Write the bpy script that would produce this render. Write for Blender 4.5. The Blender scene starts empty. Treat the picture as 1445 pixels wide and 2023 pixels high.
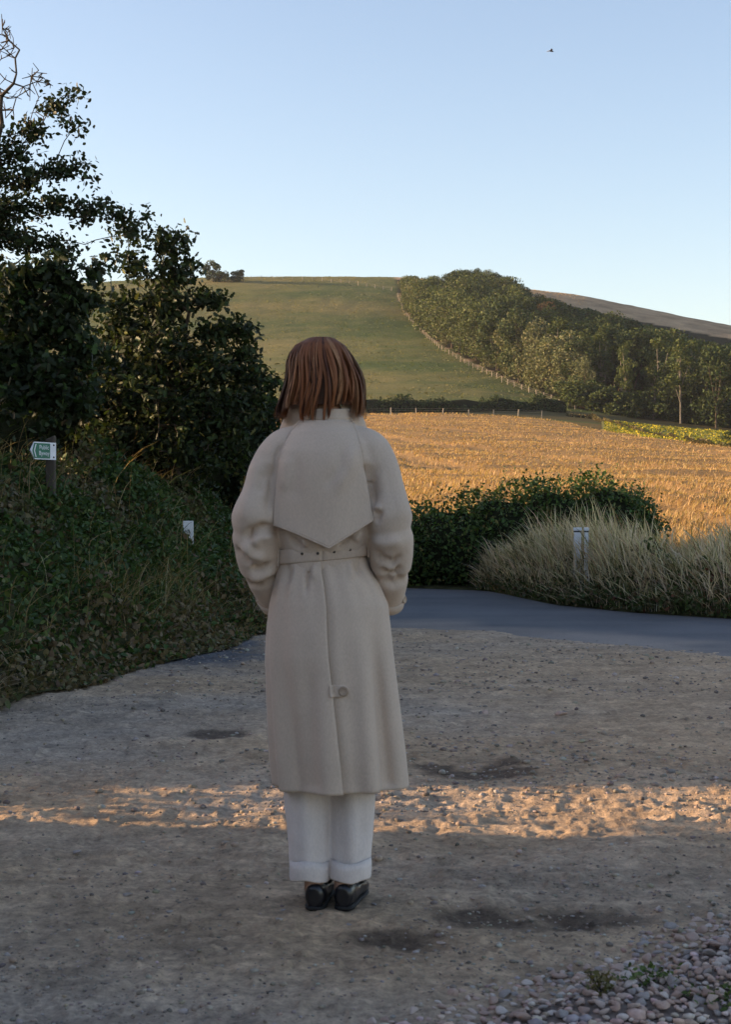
import bpy, bmesh, math, random
import numpy as np
from mathutils import Vector, kdtree
from mathutils.bvhtree import BVHTree

SC = bpy.context.scene
COL = SC.collection
RNG = np.random.default_rng(7)
random.seed(7)
PI = math.pi

# ------------------------------------------------------------------ camera, sky, sun, exposure
FPX, CX, HY, CAMH = 3000.0, 722.5, 1000.0, 1.18      # focal length in photo pixels, principal column, horizon row, eye height
cam = bpy.data.cameras.new('camera')
cam.sensor_fit = 'VERTICAL'; cam.sensor_height = 36.0; cam.sensor_width = 36.0
cam.lens = FPX / 2023.0 * 36.0
cam.shift_y = -(1011.5 - HY) / 2023.0
cam.clip_start = 0.1; cam.clip_end = 6000
cam.dof.use_dof = True; cam.dof.focus_distance = 22.0; cam.dof.aperture_fstop = 15.0
camo = bpy.data.objects.new('camera', cam); COL.objects.link(camo)
camo.location = (0, 0, CAMH); camo.rotation_euler = (PI/2, 0, 0)
SC.camera = camo

SUN_EL, SUN_AZ = 10.5, -84.0                           # degrees; azimuth clockwise from +Y (straight ahead)
wd = bpy.data.worlds.new('World'); SC.world = wd; wd.use_nodes = True
wn, wl = wd.node_tree.nodes, wd.node_tree.links
sky = wn.new('ShaderNodeTexSky'); sky.sky_type = 'NISHITA'; sky.sun_disc = False
sky.sun_elevation = math.radians(SUN_EL); sky.sun_rotation = math.radians(SUN_AZ)
sky.air_density = 1.0; sky.dust_density = 1.0; sky.ozone_density = 1.1
wb = wn.new('ShaderNodeMix'); wb.data_type = 'RGBA'; wb.blend_type = 'MULTIPLY'; wb.inputs[0].default_value = 1.0
wb.inputs[7].default_value = (1.06, 0.965, 1.0, 1)
wl.new(sky.outputs[0], wb.inputs[6]); wl.new(wb.outputs[2], wn['Background'].inputs[0])
wn['Background'].inputs[1].default_value = 0.10
sl = bpy.data.lights.new('sun', 'SUN'); sl.energy = 4.0; sl.angle = math.radians(0.6); sl.color = (1.0, 0.69, 0.41)
so = bpy.data.objects.new('sun', sl); COL.objects.link(so)
_a, _e = math.radians(SUN_AZ), math.radians(SUN_EL)
SUNV = Vector((math.sin(_a)*math.cos(_e), math.cos(_a)*math.cos(_e), math.sin(_e)))
so.rotation_euler = SUNV.to_track_quat('Z', 'Y').to_euler()
so.location = (-60, 6, 30)
SC.view_settings.view_transform = 'Standard'; SC.view_settings.look = 'None'
SC.view_settings.exposure = 1.72; SC.view_settings.gamma = 1.0
SC.cycles.max_bounces = 6; SC.cycles.transparent_max_bounces = 4
SC.cycles.use_denoising = True

# ------------------------------------------------------------------ helpers
def P(px, py, d):
    "a photo pixel at depth d as a point of the place"
    return np.array([(px-CX)*d/FPX, d, CAMH-(py-HY)*d/FPX])

def sst(a, b, x):
    t = np.clip((x-a)/(b-a), 0, 1); return t*t*(3-2*t)

_tab = np.random.default_rng(3).random((256, 256))
def vnoise(x, y):
    xi = np.floor(x).astype(int); yi = np.floor(y).astype(int)
    fx = x-xi; fy = y-yi; fx = fx*fx*(3-2*fx); fy = fy*fy*(3-2*fy)
    g = lambda i, j: _tab[(xi+i) & 255, (yi+j) & 255]
    return ((g(0,0)*(1-fx)+g(1,0)*fx)*(1-fy)+(g(0,1)*(1-fx)+g(1,1)*fx)*fy)*2-1
def fbm(x, y, o=4, s=1.0):
    r = 0; a = 1.0
    for k in range(o):
        r = r+a*vnoise(x*s+17.3*k, y*s+5.1*k); s *= 2.03; a *= 0.5
    return r

def add_mesh(name, V, F, smooth=False, tint=None):
    V = np.asarray(V, dtype=np.float32)
    me = bpy.data.meshes.new(name)
    if isinstance(F, np.ndarray):
        M, k = F.shape
        me.vertices.add(len(V)); me.vertices.foreach_set('co', V.ravel())
        me.loops.add(M*k); me.loops.foreach_set('vertex_index', F.astype(np.int32).ravel())
        me.polygons.add(M); me.polygons.foreach_set('loop_start', np.arange(0, M*k, k, dtype=np.int32))
        me.update(calc_edges=True)
    else:
        me.from_pydata([tuple(map(float, v)) for v in V], [], [tuple(int(i) for i in f) for f in F]); me.update()
    if smooth: me.polygons.foreach_set('use_smooth', np.ones(len(me.polygons), dtype=bool))
    if tint is not None:
        at = me.color_attributes.new('tint', 'FLOAT_COLOR', 'POINT')
        c = np.ones((len(V), 4), dtype=np.float32); c[:, :3] = tint
        at.data.foreach_set('color', c.ravel())
    return me

def link(name, me, mat=None, parent=None, loc=(0,0,0), rot=(0,0,0), scale=(1,1,1), **pr):
    o = bpy.data.objects.new(name, me); COL.objects.link(o)
    if mat is not None and me is not None and not len(me.materials): me.materials.append(mat)
    o.location = loc; o.rotation_euler = rot; o.scale = scale
    if parent is not None: o.parent = parent
    for k, v in pr.items():
        if v is not None: o[k] = v
    return o

def thing(name, label, cat, loc=(0,0,0), rot=(0,0,0), group=None, scale=(1,1,1)):
    return link(name, None, None, None, loc, rot, scale, label=label, category=cat, group=group)

def box(cx, cy, cz, sx, sy, sz):
    x, y, z = sx/2, sy/2, sz/2
    V = [(cx+a*x, cy+b*y, cz+c*z) for a in (-1,1) for b in (-1,1) for c in (-1,1)]
    F = [(0,1,3,2),(4,6,7,5),(0,4,5,1),(2,3,7,6),(0,2,6,4),(1,5,7,3)]
    return np.array(V), F

def bevel_box(sx, sy, sz, r=0.006, z0=0.0, top_slope=0.0):
    bm = bmesh.new(); V, F = box(0, 0, z0+sz/2, sx, sy, sz)
    vs = [bm.verts.new(v) for v in V]
    for f in F: bm.faces.new([vs[i] for i in f])
    if top_slope:
        for v in bm.verts:
            if v.co.z > z0+sz*0.9 and v.co.x < 0: v.co.z -= top_slope
    bmesh.ops.bevel(bm, geom=bm.edges[:], offset=r, segments=2, affect='EDGES', profile=0.6)
    bmesh.ops.recalc_face_normals(bm, faces=bm.faces[:])
    me = bpy.data.meshes.new('box'); bm.to_mesh(me); bm.free(); return me

# ---- leaves, blades, twigs
L_RHOMB = (np.array([[0,-.5,0],[.34,0,.05],[0,.5,0],[-.34,0,.05]]), np.array([[0,1,2],[0,2,3]]))
L_SIMPLE = (np.array([[0,-.5,0],[.26,-.2,.06],[.27,.12,.06],[0,.55,-.04],[-.27,.12,.06],[-.26,-.2,.06]]), np.array([[0,1,2,3],[0,3,4,5]]))
_oh = [(0,-.5),(.10,-.42),(.24,-.22),(.12,-.14),(.34,.08),(.17,.14),(.26,.38),(0,.52)]
L_OAK = (np.array([[x,y,0.28*x] for x,y in _oh]+[[-x,y,0.28*x] for x,y in _oh[1:-1]]),
         np.array([[0,1,2,3,4,5,6,7],[0,7,13,12,11,10,9,8]]))
def leaves(C, size, tmpl, tint, bias=0.5, rng=RNG, down=0.0):
    T, TF = tmpl; n = len(C)
    N = rng.normal(size=(n,3)); N /= np.linalg.norm(N, axis=1)[:,None]; N[:,2] += bias
    N /= np.linalg.norm(N, axis=1)[:,None]
    A = rng.normal(size=(n,3)); A[:,2] -= down
    t = np.cross(N, A); t /= np.linalg.norm(t, axis=1)[:,None]; b = np.cross(N, t)
    if down: t, b = b, t
    S = np.broadcast_to(np.asarray(size, dtype=float), (n,))[:,None,None]
    V = C[:,None,:]+S*(T[None,:,0,None]*t[:,None,:]+T[None,:,1,None]*b[:,None,:]+T[None,:,2,None]*N[:,None,:])
    F = (TF[None,:,:]+(np.arange(n)*len(T))[:,None,None]).reshape(-1, TF.shape[1])
    return V.reshape(-1,3), F, np.repeat(np.broadcast_to(tint, (n,3)), len(T), axis=0)

def mixtint(n, cols, weights, jit=0.25, rng=RNG):
    c = np.array(cols)[rng.choice(len(cols), n, p=np.array(weights)/sum(weights))]
    return c*(1+jit*rng.uniform(-1,1,(n,1)))*(1+0.08*rng.uniform(-1,1,(n,3)))

def blades(B, h, lean, width, tint, prof=(1,.85,.6,0), curve=1.8, rng=RNG):
    "curved grass blades: B bases, h heights, lean (n,2) sideways reach of the tip"
    n = len(B); k = len(prof); t = np.linspace(0,1,k)
    side = rng.uniform(0, 2*PI, n); sx, sy = np.cos(side), np.sin(side)
    V = np.zeros((n,k,2,3))
    for i in range(k):
        c = B+np.stack([lean[:,0]*t[i]**curve, lean[:,1]*t[i]**curve, h*(t[i]-0.18*t[i]**3)], 1)
        w = (width*prof[i]*0.5+1e-4)
        off = np.stack([sx*w, sy*w, 0*w], 1)
        V[:,i,0] = c-off; V[:,i,1] = c+off
    q = np.array([[2*i, 2*i+1, 2*i+3, 2*i+2] for i in range(k-1)])
    F = (q[None]+(np.arange(n)*2*k)[:,None,None]).reshape(-1,4)
    return V.reshape(-1,3), F, np.repeat(np.broadcast_to(tint,(n,3)), 2*k, axis=0)

def cat(parts):
    Vs, Fs, Ts, o = [], [], [], 0
    for V, F, T in parts:
        Vs.append(V); Fs.append(F+o); Ts.append(T); o += len(V)
    return np.concatenate(Vs), np.concatenate(Fs), np.concatenate(Ts)

def tubes(A, Bp, ra, rb, n=5):
    "frusta from A to B"
    D = Bp-A; D = D/(np.linalg.norm(D, axis=1)[:,None]+1e-9)
    ref = np.where(np.abs(D[:,2:3])<.9, np.array([[0,0,1.]]), np.array([[1.,0,0]]))
    u = np.cross(D, ref); u /= np.linalg.norm(u,axis=1)[:,None]; v = np.cross(D,u)
    a = np.arange(n)*2*PI/n; c, s = np.cos(a), np.sin(a)
    ring = u[:,None,:]*c[None,:,None]+v[:,None,:]*s[None,:,None]
    V = np.concatenate([A[:,None,:]+ring*ra[:,None,None], Bp[:,None,:]+ring*rb[:,None,None]],1)
    q = np.array([[i,(i+1)%n,n+(i+1)%n,n+i] for i in range(n)])
    F = (q[None]+(np.arange(len(A))*2*n)[:,None,None]).reshape(-1,4)
    return V.reshape(-1,3), F

def colonize(attr, roots, step, infl, kill, iters=90):
    "space colonisation: grows a branch skeleton from root nodes towards attractor points"
    nodes = [np.array(r, float) for r in roots]; par = [-1]+list(range(len(roots)-1))
    attr = [np.array(a) for a in attr]
    for it in range(iters):
        kd = kdtree.KDTree(len(nodes))
        for i, p in enumerate(nodes): kd.insert(p, i)
        kd.balance(); pull = {}; keep = []
        for a in attr:
            _, i, d = kd.find(a)
            if d < kill: continue
            keep.append(a)
            if d < infl or it < 25:
                v = (a-nodes[i])/d; pull[i] = pull.get(i, 0)+v
        attr = keep
        if not pull: break
        added = 0
        for i, v in pull.items():
            l = np.linalg.norm(v)
            if l < 1e-3: continue
            p = nodes[i]+step*(v/l+np.random.default_rng(i*131+it).normal(0,.22,3)*[1,1,.8])
            nodes.append(p); par.append(i); added += 1
        if not added: break
    n = len(nodes); N = np.array(nodes); par = np.array(par)
    r = np.zeros(n); kids = np.zeros(n, int)
    for i in range(n-1, 0, -1):
        if kids[i] == 0: r[i] = 1.0
        r[par[i]] += r[i]; kids[par[i]] += 1
    return N, par, r, kids

# ------------------------------------------------------------------ materials
def nodemat(name):
    m = bpy.data.materials.new(name); m.use_nodes = True
    return m, m.node_tree.nodes, m.node_tree.links, m.node_tree.nodes['Principled BSDF']
def ramp(n, l, src, stops):
    r = n.new('ShaderNodeValToRGB'); l.new(src, r.inputs[0]); e = r.color_ramp.elements
    while len(e) < len(stops): e.new(0.5)
    for x, (p, c) in zip(e, stops): x.position = p; x.color = (*c, 1)
    return r.outputs[0]
def noise(n, l, scale, detail=5, rough=.55, stretch=None, obj=True):
    tc = n.new('ShaderNodeTexCoord'); mp = n.new('ShaderNodeMapping'); l.new(tc.outputs['Object' if obj else 'Generated'], mp.inputs[0])
    if stretch: mp.inputs['Scale'].default_value = stretch
    t = n.new('ShaderNodeTexNoise'); t.inputs['Scale'].default_value = scale; t.inputs['Detail'].default_value = detail; t.inputs['Roughness'].default_value = rough
    l.new(mp.outputs[0], t.inputs['Vector']); return t.outputs[0]
def mixc(n, l, f, a, b, mode='MIX'):
    m = n.new('ShaderNodeMix'); m.data_type = 'RGBA'; m.blend_type = mode
    for sck, v in ((m.inputs[0], f), (m.inputs[6], a), (m.inputs[7], b)):
        if isinstance(v, (int, float)): sck.default_value = v
        elif isinstance(v, tuple): sck.default_value = (*v, 1)
        else: l.new(v, sck)
    return m.outputs[2]
def bump(n, l, bs, h, strength=.4, dist=.02, prev=None):
    b = n.new('ShaderNodeBump'); b.inputs['Strength'].default_value = strength; b.inputs['Distance'].default_value = dist
    l.new(h, b.inputs['Height'])
    if prev is not None: l.new(prev, b.inputs['Normal'])
    l.new(b.outputs[0], bs.inputs['Normal']); return b.outputs[0]
def tintnode(n):
    a = n.new('ShaderNodeAttribute'); a.attribute_name = 'tint'; return a.outputs['Color']

def mat_simple(name, col, rough=.7, var=.15, scale=8, bscale=None, bstr=.2, bdist=.005, spec=.3, stretch=None):
    m, n, l, b = nodemat(name)
    c = ramp(n, l, noise(n, l, scale, stretch=stretch), [(.3, tuple(x*(1-var) for x in col)), (.7, tuple(x*(1+var) for x in col))])
    l.new(c, b.inputs['Base Color']); b.inputs['Roughness'].default_value = rough; b.inputs['Specular IOR Level'].default_value = spec
    if bscale: bump(n, l, b, noise(n, l, bscale, stretch=stretch), bstr, bdist)
    return m
def mat_leaf(name, trans=.2, rough=.55, spec=.25, gain=1.0):
    m, n, l, b = nodemat(name)
    t = tintnode(n); l.new(t, b.inputs['Base Color']); b.inputs['Roughness'].default_value = rough; b.inputs['Specular IOR Level'].default_value = spec
    tr = n.new('ShaderNodeBsdfTranslucent'); tc = mixc(n, l, 1.0, t, (1.25, 1.2, .6), 'MULTIPLY'); l.new(tc, tr.inputs[0])
    mx = n.new('ShaderNodeMixShader'); mx.inputs[0].default_value = trans
    l.new(b.outputs[0], mx.inputs[1]); l.new(tr.outputs[0], mx.inputs[2]); l.new(mx.outputs[0], n['Material Output'].inputs[0])
    return m
M_LEAF = mat_leaf('leaf'); M_FAR = mat_leaf('far_leaf', .15, .7, .1); M_STRAW = mat_leaf('dry_grass', .35, .6, .2)
M_BARK = mat_simple('bark', (.075,.058,.042), .9, .35, 14, 40, .5, .01, .1)
M_PALEBARK = mat_simple('pale_bark', (.17,.15,.12), .9, .35, 5, 30, .4, .02, .1)
M_CORE = mat_simple('dark_core', (.02,.022,.012), 1, .4, 9, 12, .8, .05, .0)  # near-black fill for the solid cores added to block light inside foliage

# ------------------------------------------------------------------ terrain
CTRL = []
def ctl(px, *pts):
    for py, d in pts: CTRL.append(P(px, py, d))
for px in (-500, 0, 400, 722): ctl(px, (1022,40),(950,80),(900,120),(847,180),(822,228),(806,252),(738,310),(660,385))
ctl(-500, (610,480)); ctl(0, (572,480)); ctl(180,(558,482)); ctl(400,(549,485)); ctl(640,(547,490)); ctl(800,(549,495))
for px in (1000,): ctl(px, (1030,40),(955,80),(905,120),(852,180),(824,228),(806,255),(748,305),(690,360),(640,420),(575,520))
for px in (1445, 2000): ctl(px, (1040,40),(962,80),(918,120),(893,150),(876,190),(858,230),(846,260),(800,320),(752,390))
ctl(1220, (1035,40),(957,80),(910,120),(868,170),(845,215),(825,255),(770,320),(715,400),(612,525))
ctl(1140, (588,525)); ctl(1445,(664,525)); ctl(2000,(800,525))
for x in (-200,-90,0,90,200):
    zr = np.interp(x, [-200,-90,0,60,120,200],[62,72,77,72,56,30]); CTRL.append(np.array([x, 600, zr-10])); CTRL.append(np.array([x, 720, zr-45]))
for x in (-60,-25,0,25,60): CTRL.append(np.array([x, 22, 0.0])); CTRL.append(np.array([x,0,-.1]))
CTRL = np.array(CTRL)
def _tps(cp):
    S = 100.0; X = cp[:, :2]/S; n = len(X)
    d2 = ((X[:,None]-X[None])**2).sum(2); K = np.where(d2>0, .5*d2*np.log(d2+1e-12), 0)+np.eye(n)*2e-4
    Pm = np.c_[np.ones(n), X]; A = np.block([[K, Pm],[Pm.T, np.zeros((3,3))]])
    w = np.linalg.solve(A, np.r_[cp[:,2], 0,0,0])
    def f(x, y):
        x = np.asarray(x, float); y = np.asarray(y, float); sh = x.shape
        q = np.c_[x.ravel(), y.ravel()]/S; out = np.empty(len(q))
        for i in range(0, len(q), 20000):
            qq = q[i:i+20000]; d2 = ((qq[:,None]-X[None])**2).sum(2)
            out[i:i+20000] = np.where(d2>0, .5*d2*np.log(d2+1e-12),0)@w[:n]+w[n]+qq@w[n+1:]
        return out.reshape(sh)
    return f
_t = _tps(CTRL)
def T(x, y):
    x = np.asarray(x, float); y = np.asarray(y, float)
    xc = np.clip(x, -260, 260); yc = np.clip(y, -20, 760)
    return _t(xc, yc)*sst(24, 36, y)-0.06*(1-sst(24,36,y)) - np.maximum(0, y-760)*.03
def hit(px, py, d0=36, d1=600):
    d = np.arange(d0, d1, 1.0); x = (px-CX)*d/FPX; z = CAMH-(py-HY)*d/FPX
    t = T(x, d); k = np.argmax(t >= z) if (t >= z).any() else len(d)-1
    return np.array([x[k], d[k], t[k]])

EDGE = np.array([hit(px, py) for px, py in ((788,578),(800,612),(835,650),(870,682),(935,718),(1000,748),(1075,778),(1150,808))])
FRONT = np.array([hit(px, py) for px, py in ((1150,808),(1250,826),(1330,838),(1445,850),(1600,872))])
def wood_edge_x(y): return np.interp(y, EDGE[::-1,1], EDGE[::-1,0])
def wood_front_y(x): return np.interp(x, FRONT[:,0], FRONT[:,1])
def in_wood(x, y): return (x > wood_edge_x(y)+.5) & (y > np.minimum(EDGE[-1,1]-2, wood_front_y(x))) & (y < 478-.35*np.maximum(0, x-20))

# ------------------------------------------------------------------ ground sheet with its kinds of soil and turf
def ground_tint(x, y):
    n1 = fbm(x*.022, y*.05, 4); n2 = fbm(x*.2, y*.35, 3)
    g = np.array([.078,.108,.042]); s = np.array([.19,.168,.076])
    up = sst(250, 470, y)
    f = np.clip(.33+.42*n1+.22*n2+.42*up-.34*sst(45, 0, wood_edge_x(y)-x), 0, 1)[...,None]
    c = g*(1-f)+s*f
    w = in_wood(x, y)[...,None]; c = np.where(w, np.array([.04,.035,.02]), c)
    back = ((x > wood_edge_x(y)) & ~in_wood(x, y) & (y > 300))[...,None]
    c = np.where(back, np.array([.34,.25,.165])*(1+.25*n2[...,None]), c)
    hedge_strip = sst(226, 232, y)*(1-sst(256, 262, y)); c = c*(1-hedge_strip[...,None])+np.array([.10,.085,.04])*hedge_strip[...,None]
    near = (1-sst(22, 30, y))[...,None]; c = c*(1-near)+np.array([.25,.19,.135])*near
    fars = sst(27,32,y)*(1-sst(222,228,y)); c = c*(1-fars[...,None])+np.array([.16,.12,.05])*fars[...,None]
    return c
xs = np.unique(np.r_[np.linspace(-900,-260,10), np.linspace(-260,-110,40), np.linspace(-110,150,150), np.linspace(150,300,36), np.linspace(300,900,10)])
ys = np.unique(np.r_[np.linspace(-200,0,12), np.linspace(0,30,24), np.linspace(30,240,80), np.linspace(240,540,170), np.linspace(540,760,50), np.linspace(760,1300,8)])
GX, GY = np.meshgrid(xs, ys)
GZ = T(GX, GY)+np.where(GY>250, .16*fbm(GX*.3, GY*.3, 3), 0)
def grid_faces(r, c):
    i = np.arange(r-1)[:,None]*c+np.arange(c-1)[None,:]; i = i.ravel()
    return np.stack([i, i+1, i+c+1, i+c], 1)
m, n, l, b = nodemat('turf')
tn = tintnode(n)
c = mixc(n, l, 1.0, tn, ramp(n, l, noise(n, l, .9, 6, .7, (1,2.2,1)), [(.3,(.72,.76,.75)),(.7,(1.35,1.25,1.1))]), 'MULTIPLY')
l.new(c, b.inputs['Base Color']); b.inputs['Roughness'].default_value = .95; b.inputs['Specular IOR Level'].default_value = .05
bump(n, l, b, noise(n, l, 1.6, 6, .7, (1,2,1)), .8, .35)
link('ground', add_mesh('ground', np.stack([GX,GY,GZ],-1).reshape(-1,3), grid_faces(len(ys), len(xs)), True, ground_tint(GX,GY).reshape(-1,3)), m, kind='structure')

# meadow grass tussocks catch the raking sun
nn = 46000
py_ = RNG.uniform(252, 500, nn); px_ = RNG.uniform(-150, 1160, nn); x_ = (px_-CX)*py_/FPX
k = (x_ < wood_edge_x(py_)-.5) | (py_ > EDGE[0,1]+8); k &= (vnoise(x_*.11+40, py_*.2)+.6*RNG.normal(size=nn)) > -.15
x_, y_ = x_[k], py_[k]; B = np.stack([x_, y_, T(x_, y_)], 1)
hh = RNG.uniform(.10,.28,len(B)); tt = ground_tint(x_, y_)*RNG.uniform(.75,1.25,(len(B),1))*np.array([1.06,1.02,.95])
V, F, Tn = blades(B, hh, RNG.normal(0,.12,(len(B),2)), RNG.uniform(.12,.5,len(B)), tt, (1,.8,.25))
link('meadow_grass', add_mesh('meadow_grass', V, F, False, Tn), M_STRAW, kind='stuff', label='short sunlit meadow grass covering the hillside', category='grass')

# ------------------------------------------------------------------ wheat field
WPX = np.array([-450,-100,400,722,1000,1110,1200,1300,1445,1800,2300]); WFAR = np.array([228,228,228,228,226,215,190,170,152,128,100.])
TRAM = [(hit(*a)[:2], hit(*c_)[:2]) for a, c_ in (((720,868),(1445,945)),((720,900),(1445,1000)),((720,842),(1445,905)),((760,965),(1300,1035)))]
def tram(x, y):
    r = np.zeros_like(x)
    for p, q in TRAM:
        dv = (q-p)/np.linalg.norm(q-p); dd = np.abs((x-p[0])*dv[1]-(y-p[1])*dv[0])
        w = .5+.006*y
        r = np.maximum(r, np.exp(-((dd-1.0)/w)**4)*.9)
    return r
u = np.linspace(-450, 2300, 330); t = np.linspace(0,1,210)**1.3
UU, TT = np.meshgrid(u, t); FY = np.interp(UU, WPX, WFAR)
WY = 28+(FY-28)*TT; WX = (UU-CX)*WY/FPX
WZ = T(WX, WY)+.42*np.clip(TT*60,0,1)*np.clip((1-TT)*40,0.0,1)+.16*fbm(WX*.10, WY*.22, 3)+.05*fbm(WX*1.7,WY*1.7,2)-.3*tram(WX,WY)
m, n, l, b = nodemat('ripe_wheat')
c = ramp(n, l, noise(n, l, 3.0, 7, .75), [(.3,(.22,.135,.055)),(.55,(.32,.205,.09)),(.75,(.40,.27,.125))])
c = mixc(n, l, 1.0, c, ramp(n, l, noise(n, l, .07, 4, .6), [(.3,(.82,.8,.78)),(.7,(1.1,1.08,1.05))]), 'MULTIPLY')
l.new(c, b.inputs['Base Color']); b.inputs['Roughness'].default_value = .9; b.inputs['Specular IOR Level'].default_value = .1
bump(n, l, b, noise(n, l, 4.0, 6, .8), .7, .25)
wheat = link('wheat_field', add_mesh('wheat_field', np.stack([WX,WY,WZ],-1).reshape(-1,3), grid_faces(210,330), True), m, kind='structure')
nn = 170000
q = RNG.random(nn); fy = 28+(228-28)*q**1.5; pxs = RNG.uniform(480, 1700, nn); fx = (pxs-CX)*fy/FPX
k = (fy < np.interp(pxs, WPX, WFAR)-.5) & (RNG.random(nn) > 1.1*tram(fx, fy)) & (vnoise(fx*.35, fy*.35)*.5+RNG.random(nn) > .12)
fx, fy = fx[k], fy[k]
B = np.stack([fx, fy, T(fx,fy)+.27+.16*fbm(fx*.10, fy*.22, 3)], 1)
lean = RNG.normal(0,.07,(len(B),2))+np.array([.06,-.03]); wid = (.005+.00050*fy)*RNG.uniform(.7,1.4,len(B))
V, F, Tn = blades(B, RNG.uniform(.2,.36,len(B))*(1+.2*vnoise(fx*.5,fy*.5)), lean, wid, mixtint(len(B), [(.36,.235,.105),(.29,.18,.075),(.43,.30,.15)], [4,3,2]), (.5,1,.3), 1.5)
link('wheat', add_mesh('wheat', V, F, False, Tn), M_STRAW, kind='stuff', label='ripe golden wheat standing in the sloping field', category='wheat')

# yellow-flowering strip beyond the wheat
UU, TT = np.meshgrid(np.linspace(1190, 2100, 120), np.linspace(0,1,60)); FY = np.interp(UU, WPX, WFAR)+4
YF = np.interp(UU, [1190,1445,2100],[236,236,225]); YY = FY+(YF-FY)*TT; YX = (UU-CX)*YY/FPX
YZ = T(YX, YY)+.25*np.clip(TT*20,0,1)*np.clip((1-TT)*20,0,1)+.06*fbm(YX*.5,YY*.5,3)
m, n, l, b = nodemat('flower_crop')
c = ramp(n, l, noise(n, l, 2.2, 6, .8), [(.40,(.09,.11,.025)),(.5,(.19,.18,.03)),(.62,(.42,.33,.03))])
l.new(c, b.inputs['Base Color']); b.inputs['Roughness'].default_value = .9; bump(n, l, b, noise(n, l, 2.5, 5, .8), .8, .3)
link('flower_field', add_mesh('flower_field', np.stack([YX,YY,YZ],-1).reshape(-1,3), grid_faces(60,120), True), m, kind='structure')
nn = 9000; pxs = RNG.uniform(1195,1600,nn); tq = RNG.random(nn); fy = np.interp(pxs,WPX,WFAR)+5+(np.interp(pxs,[1190,1445,2100],[234,234,223])-np.interp(pxs,WPX,WFAR)-5)*tq
fx = (pxs-CX)*fy/FPX; B = np.stack([fx,fy,T(fx,fy)+.3+.15*RNG.random(nn)],1)
V, F, Tn = leaves(B, RNG.uniform(.18,.4,nn), L_RHOMB, mixtint(nn, [(.50,.40,.03),(.13,.15,.03),(.3,.26,.04)],[3,4,2]), 1.0)
link('yellow_flowers', add_mesh('yellow_flowers', V, F, False, Tn), M_FAR, kind='stuff', label='yellow flower heads across the strip beyond the wheat', category='flowers')

# ------------------------------------------------------------------ yard of packed dirt, lane, verge, bank
def road_y(x): return np.interp(x, [-3,0,.24,1.1,1.7,2.92,5,9], [15.3,15.1,15.0,14.55,13.6,12.25,10.6,8.0])
def yard_h(x, y):
    r = sst(.9, -.9, y-road_y(x)+.35*fbm(x*.9,y*.9,3))
    base = .002-.035*(1-r)
    big = .012*fbm(x*.7, y*.7, 3)+.009*fbm(x*3.1, y*4.0, 3)
    fine = .0065*fbm(x*19, y*15, 4)+np.maximum(0, fbm(x*9+3, y*9, 2)-.55)*.013+np.maximum(0, fbm(x*31+3, y*27, 2)-.55)*.018
    dx, dy = .985, -.17                                   # wheel ruts run across the yard
    v = x*(-dy)*1.0+y*dx; s_ = x*dx+y*dy
    band = np.exp(-((v-6.0)/.5)**2)*.9+np.exp(-((v-4.95)/.22)**2)*.55
    rut = np.sin(v*2*PI/.085+1.5*vnoise(s_*.6, v*2))*np.clip(.5+vnoise(s_*1.3+9, v*3),0,1)
    r2 = np.hypot(x-.2, y-8.2); arc = np.sin(r2*2*PI/.055)*np.exp(-((x-.75)/.28)**2)*np.exp(-((y-5.95)/.22)**2)
    tread = np.tanh(2*np.sin(s_*2*PI/.06+9*np.abs(((v*6+.3)%1)-.5)+vnoise(s_*3,v*4)))*np.exp(-((v-6.05)/.16)**2)*np.clip(x+.2,0,1)*np.clip(.4+vnoise(s_*2.2+4,v*5),0,1)
    hol = -.03*np.exp(-(((x-.52)/.22)**2+((y-6.93)/.30)**2))-.018*np.exp(-(((x+.78)/.16)**2+((y-7.85)/.2)**2))
    hol -= .022*np.exp(-(((x-.48)/.30)**2+((y-4.38)/.13)**2))+.018*np.exp(-(((x-.1)/.2)**2+((y-4.1)/.1)**2))
    foot = 1-.8*np.exp(-(((x+.09)/.18)**2+((y-4.55)/.16)**2))
    return base+r*(big+fine+.009*rut*band+.006*arc+.0035*tread)*foot+hol
def yard_tint(x, y):
    n1 = fbm(x*.55+3, y*.8, 4); n2 = fbm(x*4, y*5, 3); n3 = fbm(x*22, y*18, 2)
    brown = np.array([.46,.335,.22]); grey = np.array([.345,.295,.245]); dark = np.array([.085,.062,.048])
    f = np.clip(.38+.55*n1-.3*np.exp(-((y-5.3)/1.2)**2)+.25*sst(3.9,3.4,y)+.4*sst(9,14,y)*sst(-.2,-1.2,x),0,1)[...,None]
    c = brown*(1-f)+grey*f
    asph = (sst(.25,.9, np.exp(-(((x+1.35)/.75)**2+((y-12.2)/1.6)**2))+.25*n2))[...,None]; c = c*(1-asph)+np.array([.115,.115,.125])*asph
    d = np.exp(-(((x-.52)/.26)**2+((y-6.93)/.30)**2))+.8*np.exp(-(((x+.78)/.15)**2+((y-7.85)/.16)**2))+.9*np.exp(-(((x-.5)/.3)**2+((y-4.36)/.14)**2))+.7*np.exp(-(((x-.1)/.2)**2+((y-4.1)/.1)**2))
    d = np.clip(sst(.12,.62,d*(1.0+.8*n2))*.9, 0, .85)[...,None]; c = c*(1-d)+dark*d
    c = c*(1+.16*n2+.14*n3)[...,None]
    return np.clip(c, .03, .6)
ry = np.exp(np.linspace(math.log(2.3), math.log(19), 500)); cu = np.linspace(-.42,.42,580)
YU, YR = np.meshgrid(cu, ry); YX = YU*YR
m, n, l, b = nodemat('packed_dirt')
c = mixc(n, l, 1.0, tintnode(n), ramp(n, l, noise(n, l, 38, 7, .8), [(.32,(.55,.55,.56)),(.5,(1,1,1)),(.68,(1.4,1.36,1.32))]), 'MULTIPLY')
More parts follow.
